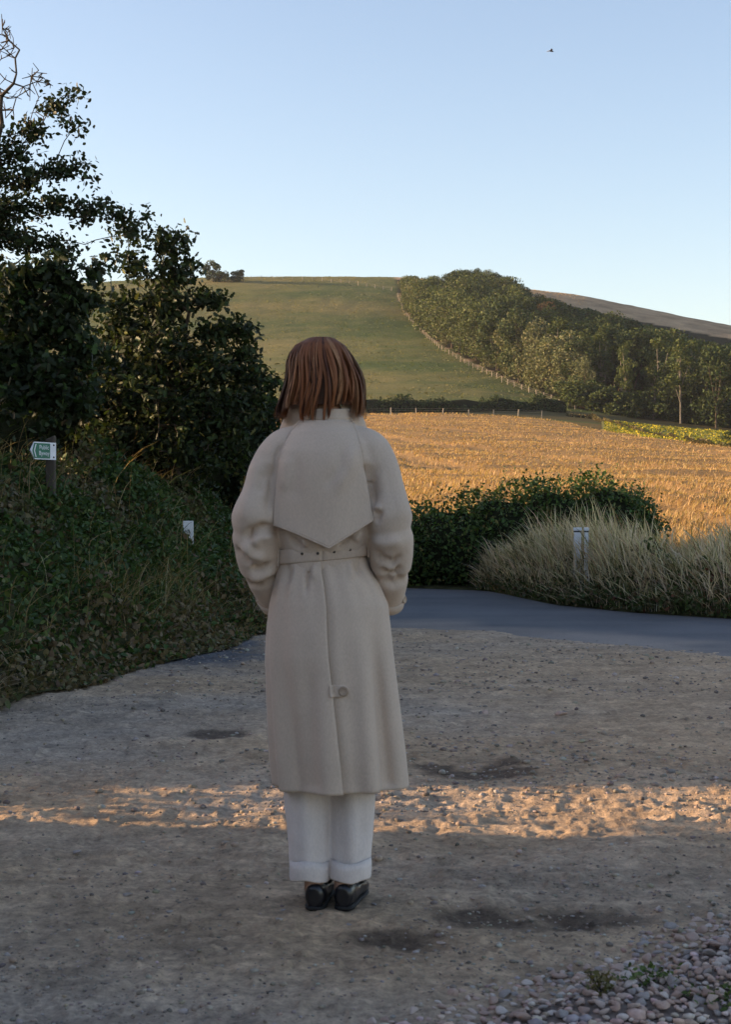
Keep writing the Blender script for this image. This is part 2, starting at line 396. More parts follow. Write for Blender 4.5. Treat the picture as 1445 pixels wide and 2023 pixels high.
c = mixc(n, l, 1.0, c, ramp(n, l, noise(n, l, 5, 5, .7, (1,3.2,1)), [(.35,(.78,.77,.77)),(.65,(1.16,1.14,1.12))]), 'MULTIPLY')
vo = n.new('ShaderNodeTexVoronoi'); vo.inputs['Scale'].default_value = 55; tc = n.new('ShaderNodeTexCoord'); l.new(tc.outputs['Object'], vo.inputs['Vector'])
l.new(c, b.inputs['Base Color']); b.inputs['Roughness'].default_value = .95; b.inputs['Specular IOR Level'].default_value = .12
p = bump(n, l, b, noise(n, l, 60, 6, .75), .8, .016); bump(n, l, b, vo.outputs['Distance'], .35, .008, p)
yard = link('dirt_yard', add_mesh('dirt_yard', np.stack([YX,YR,yard_h(YX,YR)],-1).reshape(-1,3), grid_faces(500,580), True, yard_tint(YX,YR).reshape(-1,3)), m, kind='structure')

m, n, l, b = nodemat('asphalt')
c = ramp(n, l, noise(n, l, 1.1, 6, .6, (1,.5,1)), [(.3,(.085,.088,.098)),(.7,(.125,.125,.132))])
c = mixc(n, l, 1.0, c, ramp(n, l, noise(n, l, 70, 3, .8), [(.3,(.8,.8,.8)),(.7,(1.25,1.25,1.25))]), 'MULTIPLY')
c = mixc(n, l, 1.0, c, tintnode(n), 'MULTIPLY')
l.new(c, b.inputs['Base Color']); b.inputs['Roughness'].default_value = .8; b.inputs['Specular IOR Level'].default_value = .3
bump(n, l, b, noise(n, l, 110, 3, .8), .5, .01)
rx_, ry_ = np.meshgrid(np.linspace(-14,22,220), np.linspace(6.8,24.5,150))
RZ = .004*fbm(rx_*.3, ry_*.3, 3)+.02*np.clip((ry_-road_y(rx_))*.4,-3,1)-.012
dust = sst(1.5,.1, ry_-road_y(rx_)+.7*fbm(rx_*1.3, ry_*1.3, 3))*.75; wear = 1+.14*fbm(rx_*.5+ry_*.3, ry_*1.6, 3)
rt = (np.ones(3)*(1-dust[...,None])+np.array([2.5,2.05,1.6])*dust[...,None])*wear[...,None]   # dust carried onto the lane by wheels
link('road', add_mesh('road', np.stack([rx_,ry_,RZ],-1).reshape(-1,3), grid_faces(150,220), True, rt.reshape(-1,3)), m, kind='structure')

# right-hand verge mound
VB = np.array([(.3,21.9),(1.67,21.0),(1.80,20.5),(2.26,18.0),(2.94,16.75),(3.8,15.85),(5.3,14.9),(9,13.6),(14,12.6)])
def verge_y(x): return np.interp(x, VB[:,0], VB[:,1])
def verge_h(x, y):
    s = y-verge_y(x); return .32*sst(-.1,.9,s)*(1-.5*sst(3,7,s))*sst(1.2,2.4,x)+.05*fbm(x,y,3)*sst(0,.6,s)+.03
vx, vt = np.meshgrid(np.linspace(.2,14,120), np.linspace(0,1,40)); vy = verge_y(vx)+vt*(31-verge_y(vx))-.15
vz = verge_h(vx, vy)-.10*(vt<.01)-sst(.8,1,vt)*.3+sst(24,31,vy)*(T(vx,vy)+.1)
M_SOIL = mat_simple('verge_soil', (.05,.05,.025), 1, .5, 4, 12, .8, .05, .0)
link('verge', add_mesh('verge', np.stack([vx,vy,vz],-1).reshape(-1,3), grid_faces(40,120), True), M_SOIL, kind='structure')

# left-hand bank
BF = np.array([(-2.8,6.5),(-2.62,7.5),(-2.22,9.2),(-1.68,10.8),(-1.12,13.3),(-.92,15.0),(-.62,17.5),(-.5,19.5),(-.9,21),(-2.4,23)])
def bank_foot(y): return np.interp(y, BF[:,1], BF[:,0])+.09*vnoise(np.asarray(y,float)*1.6, np.asarray(y,float)*0)
def bank_h(y, s):
    return (1.42*sst(-.12,1.75,s)**.85+.10*fbm(y*.9, s*1.2, 3)*sst(0,.5,s)+.02)*sst(6.5,7.3,y)*(1-.55*sst(17,21,y))*(1-sst(21.2,22.5,y))*(1-sst(5.5,8,s))-.06*np.maximum.reduce([sst(7.3,6.5,y), sst(21.2,22.5,y), sst(5.5,8,s)])
by, bs = np.meshgrid(np.linspace(6.5,22.5,110), np.r_[np.linspace(-.15,2.6,44), np.linspace(3,8,8)]); bx = bank_foot(by)-bs
link('bank', add_mesh('bank', np.stack([bx,by,bank_h(by,bs)],-1).reshape(-1,3), grid_faces(52,110), True), M_SOIL, kind='structure')

# brambles, weeds and dry grass over the bank
nn = 92000
yy = 6.8+15*RNG.random(nn)**.8; ss = -.12+2.5*RNG.random(nn)
lump = .34*np.maximum(0, fbm(yy*1.4+7, ss*1.8, 3)+.1)+.05
off = lump*RNG.random(nn)**.6+.01
off *= sst(-.15,.35,ss); C = np.stack([bank_foot(yy)-ss-off*.35+RNG.normal(0,.03,nn), yy-off*.3+RNG.normal(0,.03,nn), bank_h(yy,ss)+off*1.15], 1)
patch = vnoise(yy*1.1, ss*1.6)
tt = np.where((patch>.2)[:,None], mixtint(nn, [(.085,.10,.035),(.10,.085,.05),(.16,.13,.07)],[3,2,1]), mixtint(nn, [(.045,.085,.022),(.035,.06,.018),(.09,.12,.03),(.11,.075,.04)],[5,4,1.5,.8]))
tt = np.where((ss<.35)[:,None] & (RNG.random((nn,1))<.5), mixtint(nn, [(.17,.13,.07),(.12,.09,.05)],[1,1]), tt)
V, F, Tn = leaves(C, RNG.uniform(.03,.072,nn), L_SIMPLE, tt, .35)
link('bramble', add_mesh('bramble', V, F, False, Tn), M_LEAF, kind='stuff', label='dark tangled brambles and weeds covering the roadside bank', category='brambles')
nn = 9000
yy = 7+14*RNG.random(nn); ss = np.where(RNG.random(nn)<.55, RNG.uniform(-.12,.55,nn), RNG.uniform(0,2.2,nn))
k = vnoise(yy*1.3+30, ss*2)+.35*RNG.normal(size=nn) > .16; yy, ss = yy[k], ss[k]; nn = len(yy)
B = np.stack([bank_foot(yy)-ss, yy, bank_h(yy,ss)+.02], 1); tall = RNG.random(nn)<.10
h = np.where(tall, RNG.uniform(.4,.75,nn), RNG.uniform(.15,.42,nn))*sst(-.35,.5,ss)
lean = RNG.normal(0,.15,(nn,2))+np.array([.16,-.10])
V, F, Tn = blades(B, h, lean, RNG.uniform(.004,.009,nn), mixtint(nn, [(.30,.23,.13),(.19,.14,.07),(.07,.10,.03),(.40,.33,.22)],[3,3,2,1]), (.9,.8,.6,.9,0), 2.0)
link('dry_grass', add_mesh('dry_grass', V, F, False, Tn), M_STRAW, kind='stuff', label='thin dry grass stems hanging over the shaded bank', category='grass')

# tall dry grass and weeds on the verge
nn = 30000
xx = RNG.uniform(1.3, 9, nn); s = RNG.random(nn)**1.2*3.2; yy = verge_y(xx)+s-.05
k = (xx > 1.5+.25*s) & (RNG.random(nn) < .25+sst(.1,.7,s)); xx, yy, s = xx[k], yy[k], s[k]; nn = len(xx)
B = np.stack([xx, yy, verge_h(xx,yy)], 1)
clump = .75+.35*vnoise(xx*1.7, yy*1.7)
h = RNG.uniform(.34,.92,nn)*clump*sst(-.5,.6,s)*np.interp(xx,[1.6,2.6,4,9],[.72,.98,.92,.9])
tall = RNG.random(nn)<.13; h[tall] *= 1.33
lean = RNG.normal(0,.13,(nn,2))+np.array([-.13,-.03])*(.2+1.3*RNG.random((nn,1)))
V1 = blades(B, h, lean, RNG.uniform(.004,.010,nn), mixtint(nn, [(.62,.53,.41),(.50,.41,.28),(.15,.15,.065),(.30,.20,.11)],[6,4,2,1]), (.8,.7,.5,1.5,1.0,0), 2.0)
link('tall_grass', add_mesh('tall_grass', V1[0], V1[1], False, V1[2]), M_STRAW, kind='stuff', label='tall pale dry grass along the lane verge', category='grass')
nn = 27000
xx = RNG.uniform(1.5, 9, nn); s = RNG.random(nn)**1.3*1.8-.08; yy = verge_y(xx)+s
zz = verge_h(xx,yy)+RNG.random(nn)*np.clip(.22+.36*s,.14,.46)*(.6+.5*vnoise(xx*2.2,yy*2.2))
V, F, Tn = leaves(np.stack([xx,yy,zz],1), RNG.uniform(.03,.075,nn), L_SIMPLE, mixtint(nn, [(.06,.085,.025),(.05,.065,.02),(.13,.10,.05),(.12,.05,.03)],[5,4,2,.6]), .3)
link('verge_weeds', add_mesh('verge_weeds', V, F, False, Tn), M_LEAF, kind='stuff', label='low green and brown weeds at the foot of the verge', category='weeds')

# ------------------------------------------------------------------ leafy masses: shrubs and hedges
def ico(sub=3):
    bm = bmesh.new(); bmesh.ops.create_icosphere(bm, subdivisions=sub, radius=1.0)
    V = np.array([v.co[:] for v in bm.verts]); F = np.array([[v.index for v in f.verts] for f in bm.faces]); bm.free(); return V, F
ICO = ico(3); ICO1 = ico(1); ICO2 = ico(2)
def lump3(p, s=1.0):
    return (np.sin(p[:,0]*2.1*s+1.3*np.sin(p[:,2]*1.7*s))+np.sin(p[:,1]*2.7*s+p[:,2]*1.1*s)+np.sin(p[:,2]*3.1*s+p[:,0]*1.9*s+.7))/3
def shrub(name, label, cat_, base, ells, nleaf, size, cols, wts, tmpl=L_SIMPLE, group=None, mat=None, bias=.3, shell=.42, core=.72, corecol=None, ls=2.2, up_shoots=0, rng=None):
    "foliage spread through ellipsoids (dx,dy,z,rx,ry,rz) round the base, over an added solid core that blocks light"
    rng = rng or np.random.default_rng(abs(hash(label)) % 1000 if False else len(label)*13+int(abs(base[0]*7)))
    t = thing(name, label, cat_, base, group=group)
    vol = np.array([e[3]*e[4]+e[4]*e[5]+e[3]*e[5] for e in ells]); cnt = (nleaf*vol/vol.sum()).astype(int); pts = []
    for e, k in zip(ells, cnt):
        d = rng.normal(size=(k,3)); d /= np.linalg.norm(d,axis=1)[:,None]
        r = 1-shell*rng.random(k)**1.6; p = d*np.array(e[3:6]); r = r*(1+.16*lump3(p+np.array(e[:3]), ls))
        r = r+np.where(rng.random(k)<.07, rng.uniform(0,.12,k), 0)
        pts.append(p*r[:,None]+np.array(e[:3]))
    C = np.concatenate(pts); C = C[C[:,2] > -.05]
    parts = [leaves(C, rng.uniform(.6,1.25,len(C))*size, tmpl, mixtint(len(C), cols, wts, .3, rng), bias, rng)]
    if up_shoots:
        top = C[np.argsort(-C[:,2])[:max(40,len(C)//5)]]; base_p = top[rng.integers(0,len(top),up_shoots)]
        hgt = rng.uniform(.10,.32,up_shoots)*(size/.06)**.5
        P_ = np.concatenate([base_p+np.stack([rng.normal(0,.02,up_shoots)+.05*f, rng.normal(0,.02,up_shoots), hgt*f],1) for f in np.linspace(.1,1,6)])
        parts.append(leaves(P_, rng.uniform(.5,1,len(P_))*size, tmpl, mixtint(len(P_), cols, wts, .3, rng), .1, rng))
    V, F, Tn = cat(parts)
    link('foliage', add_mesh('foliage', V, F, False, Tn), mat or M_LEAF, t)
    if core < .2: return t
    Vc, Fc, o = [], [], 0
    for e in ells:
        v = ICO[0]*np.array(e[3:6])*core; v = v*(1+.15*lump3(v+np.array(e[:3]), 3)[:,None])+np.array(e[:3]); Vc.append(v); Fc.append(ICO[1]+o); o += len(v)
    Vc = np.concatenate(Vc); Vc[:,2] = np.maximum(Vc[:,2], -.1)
    link('blocking_core', add_mesh('blocking_core', Vc, np.concatenate(Fc), True), M_CORE, t)  # solid lumps added within the leaves so no light passes through
    return t

DG = [(.022,.038,.012),(.032,.052,.015),(.018,.028,.010),(.05,.07,.02)]
# broad rounded shrub across the lane
shrub('roadside_shrub', 'big rounded dark green shrub across the lane in front of the wheat', 'shrub', (2.4,22.6,0),
      [(-1.75,-.1,.42,.75,.9,.72),(-1.1,-.2,.52,.9,1.0,.82),(-.3,-.1,.62,1.0,1.1,.92),(.45,0,.72,.95,1.1,.93),(1.1,0,.76,.85,1.1,.88),(1.6,.1,.62,.52,.9,.86),(-.5,-.5,.4,1.6,.7,.6)],
      34000, .062, [(.05,.09,.022),(.038,.066,.018),(.085,.13,.03),(.15,.13,.04)], [5,5,3,.5], up_shoots=260, ls=3)

# hedge mass and bushes behind the bank, and an unseen hedge put in to shade the yard
HG = 'overgrown hedgerow bushes behind the bank'
for i, (x, y, z0, h, r) in enumerate([(-3.3,19.6,.9,2.5,1.5),(-1.75,20.6,.6,2.2,1.15),(-4.9,18.2,1.2,2.9,1.6),(-4.3,15.2,1.3,2.2,1.1),(-5.5,12.4,1.3,2.5,1.4),(-5.0,9.7,1.2,2.1,1.2),(-5.4,22.5,.6,2.6,1.8),(-2.9,17.6,1.0,1.75,1.0)]):
    shrub('hawthorn_bush', 'dense almost black hawthorn bush in the hedgerow on top of the bank', 'bush', (x,y,z0),
          [(0,0,h*.45,r,r*.9,h*.5),(r*.45,-.2,h*.32,r*.7,r*.7,h*.4),(-r*.5,.1,h*.5,r*.7,r*.7,h*.42),(.1,-.1,h*.78,r*.55,r*.6,h*.3)],
          6500, .095, DG, [4,2,4,.6], group=HG, bias=.2)
shrub('field_hedge', 'long thick green hedge beside the yard, ending at a gap before the bank', 'hedge', (-5.1,-1,0),
      [(0,y-(-1),1.5,.8,1.35,1.8) for y in np.linspace(-9,4.95,9)], 15000, .13, DG, [4,3,2,1], core=.93)
shrub('dapple_bush', 'thin straggling elder growing in the gap of the yard hedge', 'bush', (-4.9,6.55,0),
      [(0,0,.48,.5,.42,.48),(-.6,.1,.46,.4,.4,.46)], 800, .11, DG, [4,3,2,1], core=.08, shell=.9)  # added out of view to break the sunlit stripe into dapples
# autumn-tinted bush catching light between the oak and the coat
shrub('hazel_bush', 'small sunlit bush with gold and orange leaves below the oak', 'bush', (-1.18,19.3,.25),
      [(0,0,.85,.42,.4,.85),(.22,.1,.55,.35,.35,.5)], 2600, .07, [(.24,.20,.05),(.30,.16,.05),(.10,.12,.03)], [4,2,4], core=.5)

# ------------------------------------------------------------------ trees that lean over the bank
def grown_tree(name, label, d, root, blobs, bare, nattr, step, leaf, per, cols, wts, tmpl, trunk_r, seed, zroot, spread=.13, lean_in=1.0):
    rng = np.random.default_rng(seed)
    t = thing(name, label, 'tree', (root[0], root[1], zroot))
    org = np.array([root[0], root[1], zroot])
    area = np.array([bb[2]*bb[3] for bb in blobs], float)**.8; cnt = np.maximum(3, (nattr*area/area.sum())).astype(int); A = []
    for (px, py, rx, ry, *dd), k in zip(blobs, cnt):
        dj = dd[0] if dd else 0
        q = rng.normal(size=(k,3)); q /= np.linalg.norm(q,axis=1)[:,None]; q *= rng.random((k,1))**.45
        c = P(px, py, d+dj); sc = d/FPX
        rx, ry = max(rx*.86-5, 5), max(ry*.86-5, 4); A.append(c+q*np.array([rx*sc, max(rx,ry)*sc*1.1, ry*sc]))
    nb = len(np.concatenate(A))
    for (px, py, rx, ry) in bare:
        q = rng.normal(size=(34,3))*.55; A.append(P(px,py,d)+q*np.array([rx*d/FPX, .3, ry*d/FPX]))
    A = np.concatenate(A)
    N, par, r, kids = colonize(A, root[2], step, step*6, step*1.15)
    rad = np.maximum(trunk_r*(r/r[0])**.62, .0045)
    k = par >= 0; V, F = tubes(N[par[k]]-org, N[k]-org, np.minimum(rad[par[k]], rad[k]*1.35), rad[k], 6)
    kd = kdtree.KDTree(len(N))
    for i, q in enumerate(N): kd.insert(q, i)
    kd.balance(); near = np.array([N[kd.find(a)[1]] for a in A]); V2, F2 = tubes(near-org, A-org, np.full(len(A),.005), np.full(len(A),.003), 4)
    V, F = np.concatenate([V, V2]), np.concatenate([F, F2+len(V)])
    link('trunk', add_mesh('trunk', V, F, True), M_BARK, t)
    tw = (r <= 3)
    if bare:
        for (px,py,rx,ry) in bare:
            c = P(px,py,d); tw &= ~((np.abs(N[:,0]-c[0]) < rx*1.15*d/FPX) & (np.abs(N[:,2]-c[2]) < ry*1.15*d/FPX))
    S = np.concatenate([N[tw], A[:nb], (A[:nb]*.6+near[:nb]*.4)]); C = np.repeat(S, per, axis=0)+rng.normal(0, spread, (len(S)*per,3))*np.array([1,1,.8])-org
    V, F, Tn = leaves(C, rng.uniform(.65,1.2,len(C))*leaf, tmpl, mixtint(len(C), cols, wts, .3, rng), .35, rng)
    link('crown', add_mesh('crown', V, F, False, Tn), M_LEAF, t)
    return t
d1 = 14.5
grown_tree('maple_tree', 'tall dark maple beside the path sign with bare twigs at its top', d1, (-5.2, 15.0, [(-5.2,15.0,1.2),(-5.1,15,1.7),(-4.95,14.95,2.2),(-4.75,14.9,2.7),(-4.6,14.8,3.2)]),
    [(-60,300,90,80),(-80,450,110,80),(20,300,40,30),(60,262,38,26),(108,212,34,20),(148,186,18,9),(140,243,38,9),(40,350,70,34),(105,335,38,22),(168,322,16,12),(125,345,20,12),(20,415,80,42),(110,400,50,26),(165,425,36,26),
     (205,408,26,14),(230,432,34,13),(290,428,13,5),(262,455,14,12),(60,480,80,22),(120,500,40,18),(10,470,60,30),(-20,560,70,60),(178,350,8,7)],
    [(35,190,45,50),(75,160,18,16),(5,95,22,30),(12,60,8,22),(-30,150,50,70)], 680, .12, .056, 6,
    [(.022,.034,.012),(.032,.048,.015),(.045,.045,.02)], [5,4,1], L_SIMPLE, .055, 5, 1.2, .06)
d2 = 13.0
grown_tree('oak_sapling', 'young oak with large lobed leaves behind the path sign', d2, (-3.55, 13.6, [(-3.55,13.6,1.25),(-3.5,13.55,1.7),(-3.42,13.45,2.1),(-3.35,13.4,2.5)]),
    [(45,560,45,45),(100,540,40,40),(130,580,40,40),(190,545,22,12),(200,515,15,8),(165,600,25,20),(40,640,60,60),(120,650,50,50),(20,720,60,60),(90,740,80,50),(150,790,60,40),(40,780,70,40),(160,700,30,30),(20,590,40,30)],
    [], 520, .12, .085, 5, [(.022,.036,.012),(.045,.08,.018),(.016,.024,.009)], [5,1.2,3], L_OAK, .06, 9, 1.25, .075)
d3 = 16.8
grown_tree('oak_tree', 'bushy oak with sunlit crown standing between the sign and the coat', d3, (-2.1, 17.0, [(-2.1,17,.9),(-2.12,16.95,1.3),(-2.15,16.9,1.7),(-2.15,16.85,2.1),(-2.16,16.8,2.5)]),
    [(335,485,30,32),(362,472,14,16),(318,475,12,14),(250,452,20,12),(275,468,12,10),(240,508,18,8),(272,530,32,20),(335,545,42,36),(372,525,14,26),(330,605,66,46),(405,590,34,20),(432,598,14,14),(240,585,20,12),(270,600,28,18),
     (240,625,20,14),(300,680,105,55),(230,650,40,24),(430,665,48,36),(470,655,34,22),(492,660,12,12),(400,730,110,60),(480,705,34,24),(500,745,44,30),(540,760,14,18),(180,715,30,30),(200,770,70,45),(300,790,130,70),(440,820,80,70),(505,800,30,30),(350,880,120,60),(220,870,90,60),(470,900,40,50),(190,600,22,14)],
    [], 1250, .13, .078, 5, [(.028,.042,.013),(.045,.066,.018),(.02,.028,.01),(.11,.11,.035)], [5,3,4,.6], L_OAK, .09, 21, .9, .08)

# ------------------------------------------------------------------ the wood on the hill
def tree_proto(seed, H, W, trunk, nblob, nleaf, leaf, cols, wts, droop=0, slim=False):
    rng = np.random.default_rng(seed); pts = []; cents = []
    for i in range(nblob):
        a = rng.uniform(0,2*PI); zf = rng.random(); rr = math.sqrt(rng.random())*W*.5*math.sin(PI*(.12+.80*zf))**.7
        c = np.array([rr*math.cos(a), rr*math.sin(a), trunk+(H-trunk)*(.08+.84*zf)]); cents.append(c)
        br = W*rng.uniform(.13,.24)
        k = nleaf//nblob; d = rng.normal(size=(k,3)); d /= np.linalg.norm(d,axis=1)[:,None]
        p = d*br*(1-.35*rng.random((k,1))**2)*np.array([1,1,.85+droop]); p[:,2] -= droop*br*.6*rng.random(k)
        pts.append(c+p)
    C = np.concatenate(pts); tn = mixtint(len(C), cols, wts, .28, rng)
    crown = leaves(C, rng.uniform(.7,1.3,len(C))*leaf, L_RHOMB, tn, .35, rng)
    me_c = add_mesh('crown', *crown[:2], False, crown[2])
    A = [np.array([0,0,-.6])]; Bq = [np.array([0,0,trunk+(H-trunk)*.55])]; ra = [H*(.011 if W < H*.4 else .018)]; rb = [H*.006]
    for c in cents[:9]:
        z0 = trunk*rng.uniform(.7,1.1)+.2*(H-trunk)*rng.random(); A.append(np.array([0,0,z0])); Bq.append(c*.92); ra.append(H*.008); rb.append(H*.003)
    V, F = tubes(np.array(A), np.array(Bq), np.array(ra), np.array(rb), 6)
    return me_c, add_mesh('trunk', V, F, True)
GOLD = [(.135,.145,.068),(.10,.115,.05),(.17,.17,.09)]; MID = [(.075,.095,.03),(.055,.075,.025),(.10,.115,.038)]; DARK = [(.045,.062,.024),(.035,.05,.02),(.06,.08,.028)]
KINDS = {
 'ash':    ([tree_proto(s, 12, 8.5, 1.2, 26, 3000, .42, MID+GOLD[:1], [4,3,2,2]) for s in (1,2,3)], 'ash_tree', 'bushy green ash tree', M_BARK),
 'willow': ([tree_proto(s, 12, 7.0, .6, 26, 3200, .40, GOLD, [4,2,3], .5) for s in (4,5)], 'willow_tree', 'pale olive willow with drooping foliage', M_BARK),
 'dark':   ([tree_proto(s, 12, 8.0, 1.5, 24, 2600, .45, DARK, [4,3,2]) for s in (6,7)], 'beech_tree', 'dark green rounded beech', M_BARK),
 'slim':   ([tree_proto(s, 14, 4.2, 4.2, 20, 1500, .40, MID, [3,3,2]) for s in (8,9)], 'birch_tree', 'slender birch with tall pale bare trunk', M_PALEBARK),
 'shrub':  ([tree_proto(s, 4.2, 4.4, .1, 14, 1300, .34, MID+DARK, [2,2,1,2,1,1]) for s in (10,11)], 'edge_shrub', 'low rounded shrub', M_BARK),
 'rust':   ([tree_proto(12, 11, 6, 1.5, 20, 2200, .42, [(.24,.13,.06),(.17,.12,.05)], [2,2])], 'copper_tree', 'rust brown tree', M_BARK),
 'crest':  ([tree_proto(s, 12, 9, .3, 22, 2200, .95, DARK+MID[:1], [3,2,2,2]) for s in (14,15)], 'hawthorn_tree', 'dense dark hawthorn', M_BARK),
 'bare':   ([tree_proto(13, 11, 5.5, 1.0, 40, 240, .3, [(.2,.16,.1)], [1])], 'bare_tree', 'leafless grey-brown tree', M_PALEBARK),
}
def put_tree(kind, p, H, where, group, i, wide=1.0):
    protos, name, lab, bark = KINDS[kind]; mc, mt = protos[i % len(protos)]
    h0 = {'slim':14,'shrub':4.2,'rust':11,'bare':11}.get(kind, 12); s = H/h0
    t = thing(name, lab+' '+where, 'shrub' if kind == 'shrub' else 'tree', p, (0,0,(i*2.399)%6.283), group, (s*wide, s*wide, s))
    link('crown', mc, M_FAR, t); link('trunk', mt, bark, t)
    return t
SKYL = np.array([(780,548),(800,545),(850,543),(880,538),(910,531),(945,526),(975,532),(1010,550),(1060,575),(1100,590),(1136,601),(1222,622),(1322,652),(1445,680),(1700,735)])
wr = np.random.default_rng(44); cand = []
for gy in np.arange(255, 480, 7.5):
    for gx in np.arange(0, 150, 6.5):
        x, y = gx+wr.uniform(-2.4,2.4), gy+wr.uniform(-2.6,2.6)
        if in_wood(np.array(x), np.array(y)) and CX+x/y*FPX < 1530: cand.append((x,y))
edge_pts = []
for k in range(len(EDGE)-1):
    L = np.linalg.norm(EDGE[k+1,:2]-EDGE[k,:2])
    for f in np.arange(0,1,5.2/L): q = EDGE[k]*(1-f)+EDGE[k+1]*f; edge_pts.append((q[0]+1.8+wr.uniform(-.3,.8), q[1]+wr.uniform(-1,1)))
for i, (x, y) in enumerate(edge_pts):
    px = CX+x/y*FPX; z = float(T(x,y)); H = wr.uniform(8.5,14.0)*np.interp(px,[780,860,1000,1080,1150],[.66,.92,1.08,1.05,.85])
    top = CAMH and HY-(z+H-CAMH)*FPX/y; lim = np.interp(px, SKYL[:,0], SKYL[:,1])
    if top < lim: H = max(4.0, H-(lim-top)*y/FPX)
    kind = 'willow' if 985 < px < 1165 and i % 5 else ('shrub' if i % 6 == 5 else ('willow' if i % 4 == 3 else 'ash'))
    if kind == 'shrub': H = wr.uniform(3.2,4.8)
    put_tree(kind, (x,y,z-.2), H, 'on the wood edge along the sloping meadow', 'trees along the wood edge', i, wr.uniform(.8,1.45))
for i, (x, y) in enumerate(cand):
    px = CX+x/y*FPX; z = float(T(x,y)); H = wr.uniform(11.5,15.5)
    top = HY-(z+H-CAMH)*FPX/y; lim = np.interp(px, SKYL[:,0], SKYL[:,1])+wr.uniform(0,7)
    if top < lim:
        H -= (lim-top)*y/FPX
        if H < 4.5: continue
    front = y < wood_front_y(x)+26
    u_ = wr.random()
    kind = ('slim' if u_ < .5 else 'dark' if u_ < .86 else 'ash') if front else ('dark' if u_ < .62 else 'ash' if u_ < .86 else 'slim')
    put_tree(kind, (x,y,z-.2), H, 'inside the hillside wood', 'trees inside the hillside wood', i, wr.uniform(.8,1.3))
for i, px in enumerate(range(1130, 1470, 19)):
    q = hit(px, np.interp(px,[1130,1250,1445],[806,824,848])); put_tree('shrub', (q[0]+wr.uniform(-1,1), q[1]+wr.uniform(-1,3), q[2]-.2), wr.uniform(3.4,6.0), 'at the foot of the wood', 'shrubs at the foot of the wood', i, 1.25)
q = hit(1000,700); put_tree('bare', (q[0],q[1],q[2]), 10.0, 'among the green trees of the wood edge', None, 0)
xr, yr = 41.5, 352.0; put_tree('rust', (xr,yr,float(T(xr,yr))), 13.5, 'rising among the green crowns of the wood', None, 1)
# hilltop clump
for kind, px, py, H, w, lab in (('crest',425,549,6.6,1.15,'standing highest in the clump on the bare hilltop'),('crest',474,549,4.0,1.55,'low at the end of the hilltop clump by the fence'),('shrub',447,549,4.0,1.5,'between the two trees of the hilltop clump'),('shrub',268,553,1.8,1.6,'alone on the bare hill crest')):
    q = hit(px, py+5); put_tree(kind, (q[0],q[1]-5,float(T(q[0],q[1]-5))-.3), H, lab, None, int(px), w)
q = hit(1432, 892, 36); put_tree('dark', (q[0]+.6,q[1],q[2]-.3), 2.4, 'small and round beside the yellow flower strip', None, 3, 1.5)

# field hedges far off
def far_hedge(name, label, pts, h, w, nleaf, cols):
    pts = np.array(pts); base = pts[len(pts)//2]; rng = np.random.default_rng(len(label))
    seg = np.r_[0, np.cumsum(np.linalg.norm(np.diff(pts[:,:2],axis=0),axis=1))]; s = rng.uniform(0, seg[-1], nleaf)
    C = np.stack([np.interp(s, seg, pts[:,i]) for i in range(3)], 1)
    hh = h*(.8+.35*vnoise(s*.35, s*0)+.15*vnoise(s*1.3,s*0+4)); u_ = rng.uniform(0,1,nleaf)
    a = rng.uniform(-1,1,nleaf); C[:,1] += a*w; C[:,2] += hh*u_*np.sqrt(np.clip(1.02-a*a*.8,0,1))
    t = thing(name, label, 'hedge', base)
    V, F, Tn = leaves(C-base, rng.uniform(.25,.5,nleaf), L_RHOMB, mixtint(nleaf, cols, [3,3,2][:len(cols)], .3, rng), .2, rng)
    link('foliage', add_mesh('foliage', V, F, False, Tn), M_FAR, t)
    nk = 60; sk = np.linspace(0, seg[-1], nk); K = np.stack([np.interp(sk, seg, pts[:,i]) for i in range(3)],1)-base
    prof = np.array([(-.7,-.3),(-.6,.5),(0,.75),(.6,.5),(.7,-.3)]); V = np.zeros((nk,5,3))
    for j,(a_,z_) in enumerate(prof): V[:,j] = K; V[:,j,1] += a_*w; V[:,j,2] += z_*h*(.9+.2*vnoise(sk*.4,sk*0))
    link('blocking_core', add_mesh('blocking_core', V.reshape(-1,3), grid_faces(nk,5), True), M_CORE, t)  # solid ridge added inside the hedge, blocking light between the leaves
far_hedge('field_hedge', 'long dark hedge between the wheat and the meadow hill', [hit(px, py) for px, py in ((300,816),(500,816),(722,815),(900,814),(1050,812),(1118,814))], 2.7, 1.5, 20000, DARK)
far_hedge('rough_hedge', 'low brown grassy hedge bordering the wheat and the flower strip', [hit(px, py) for px, py in ((1120,822),(1170,828),(1215,842),(1300,866),(1380,881),(1445,893),(1560,915))], .8, .8, 7000, [(.13,.105,.05),(.09,.085,.035),(.18,.14,.07)])

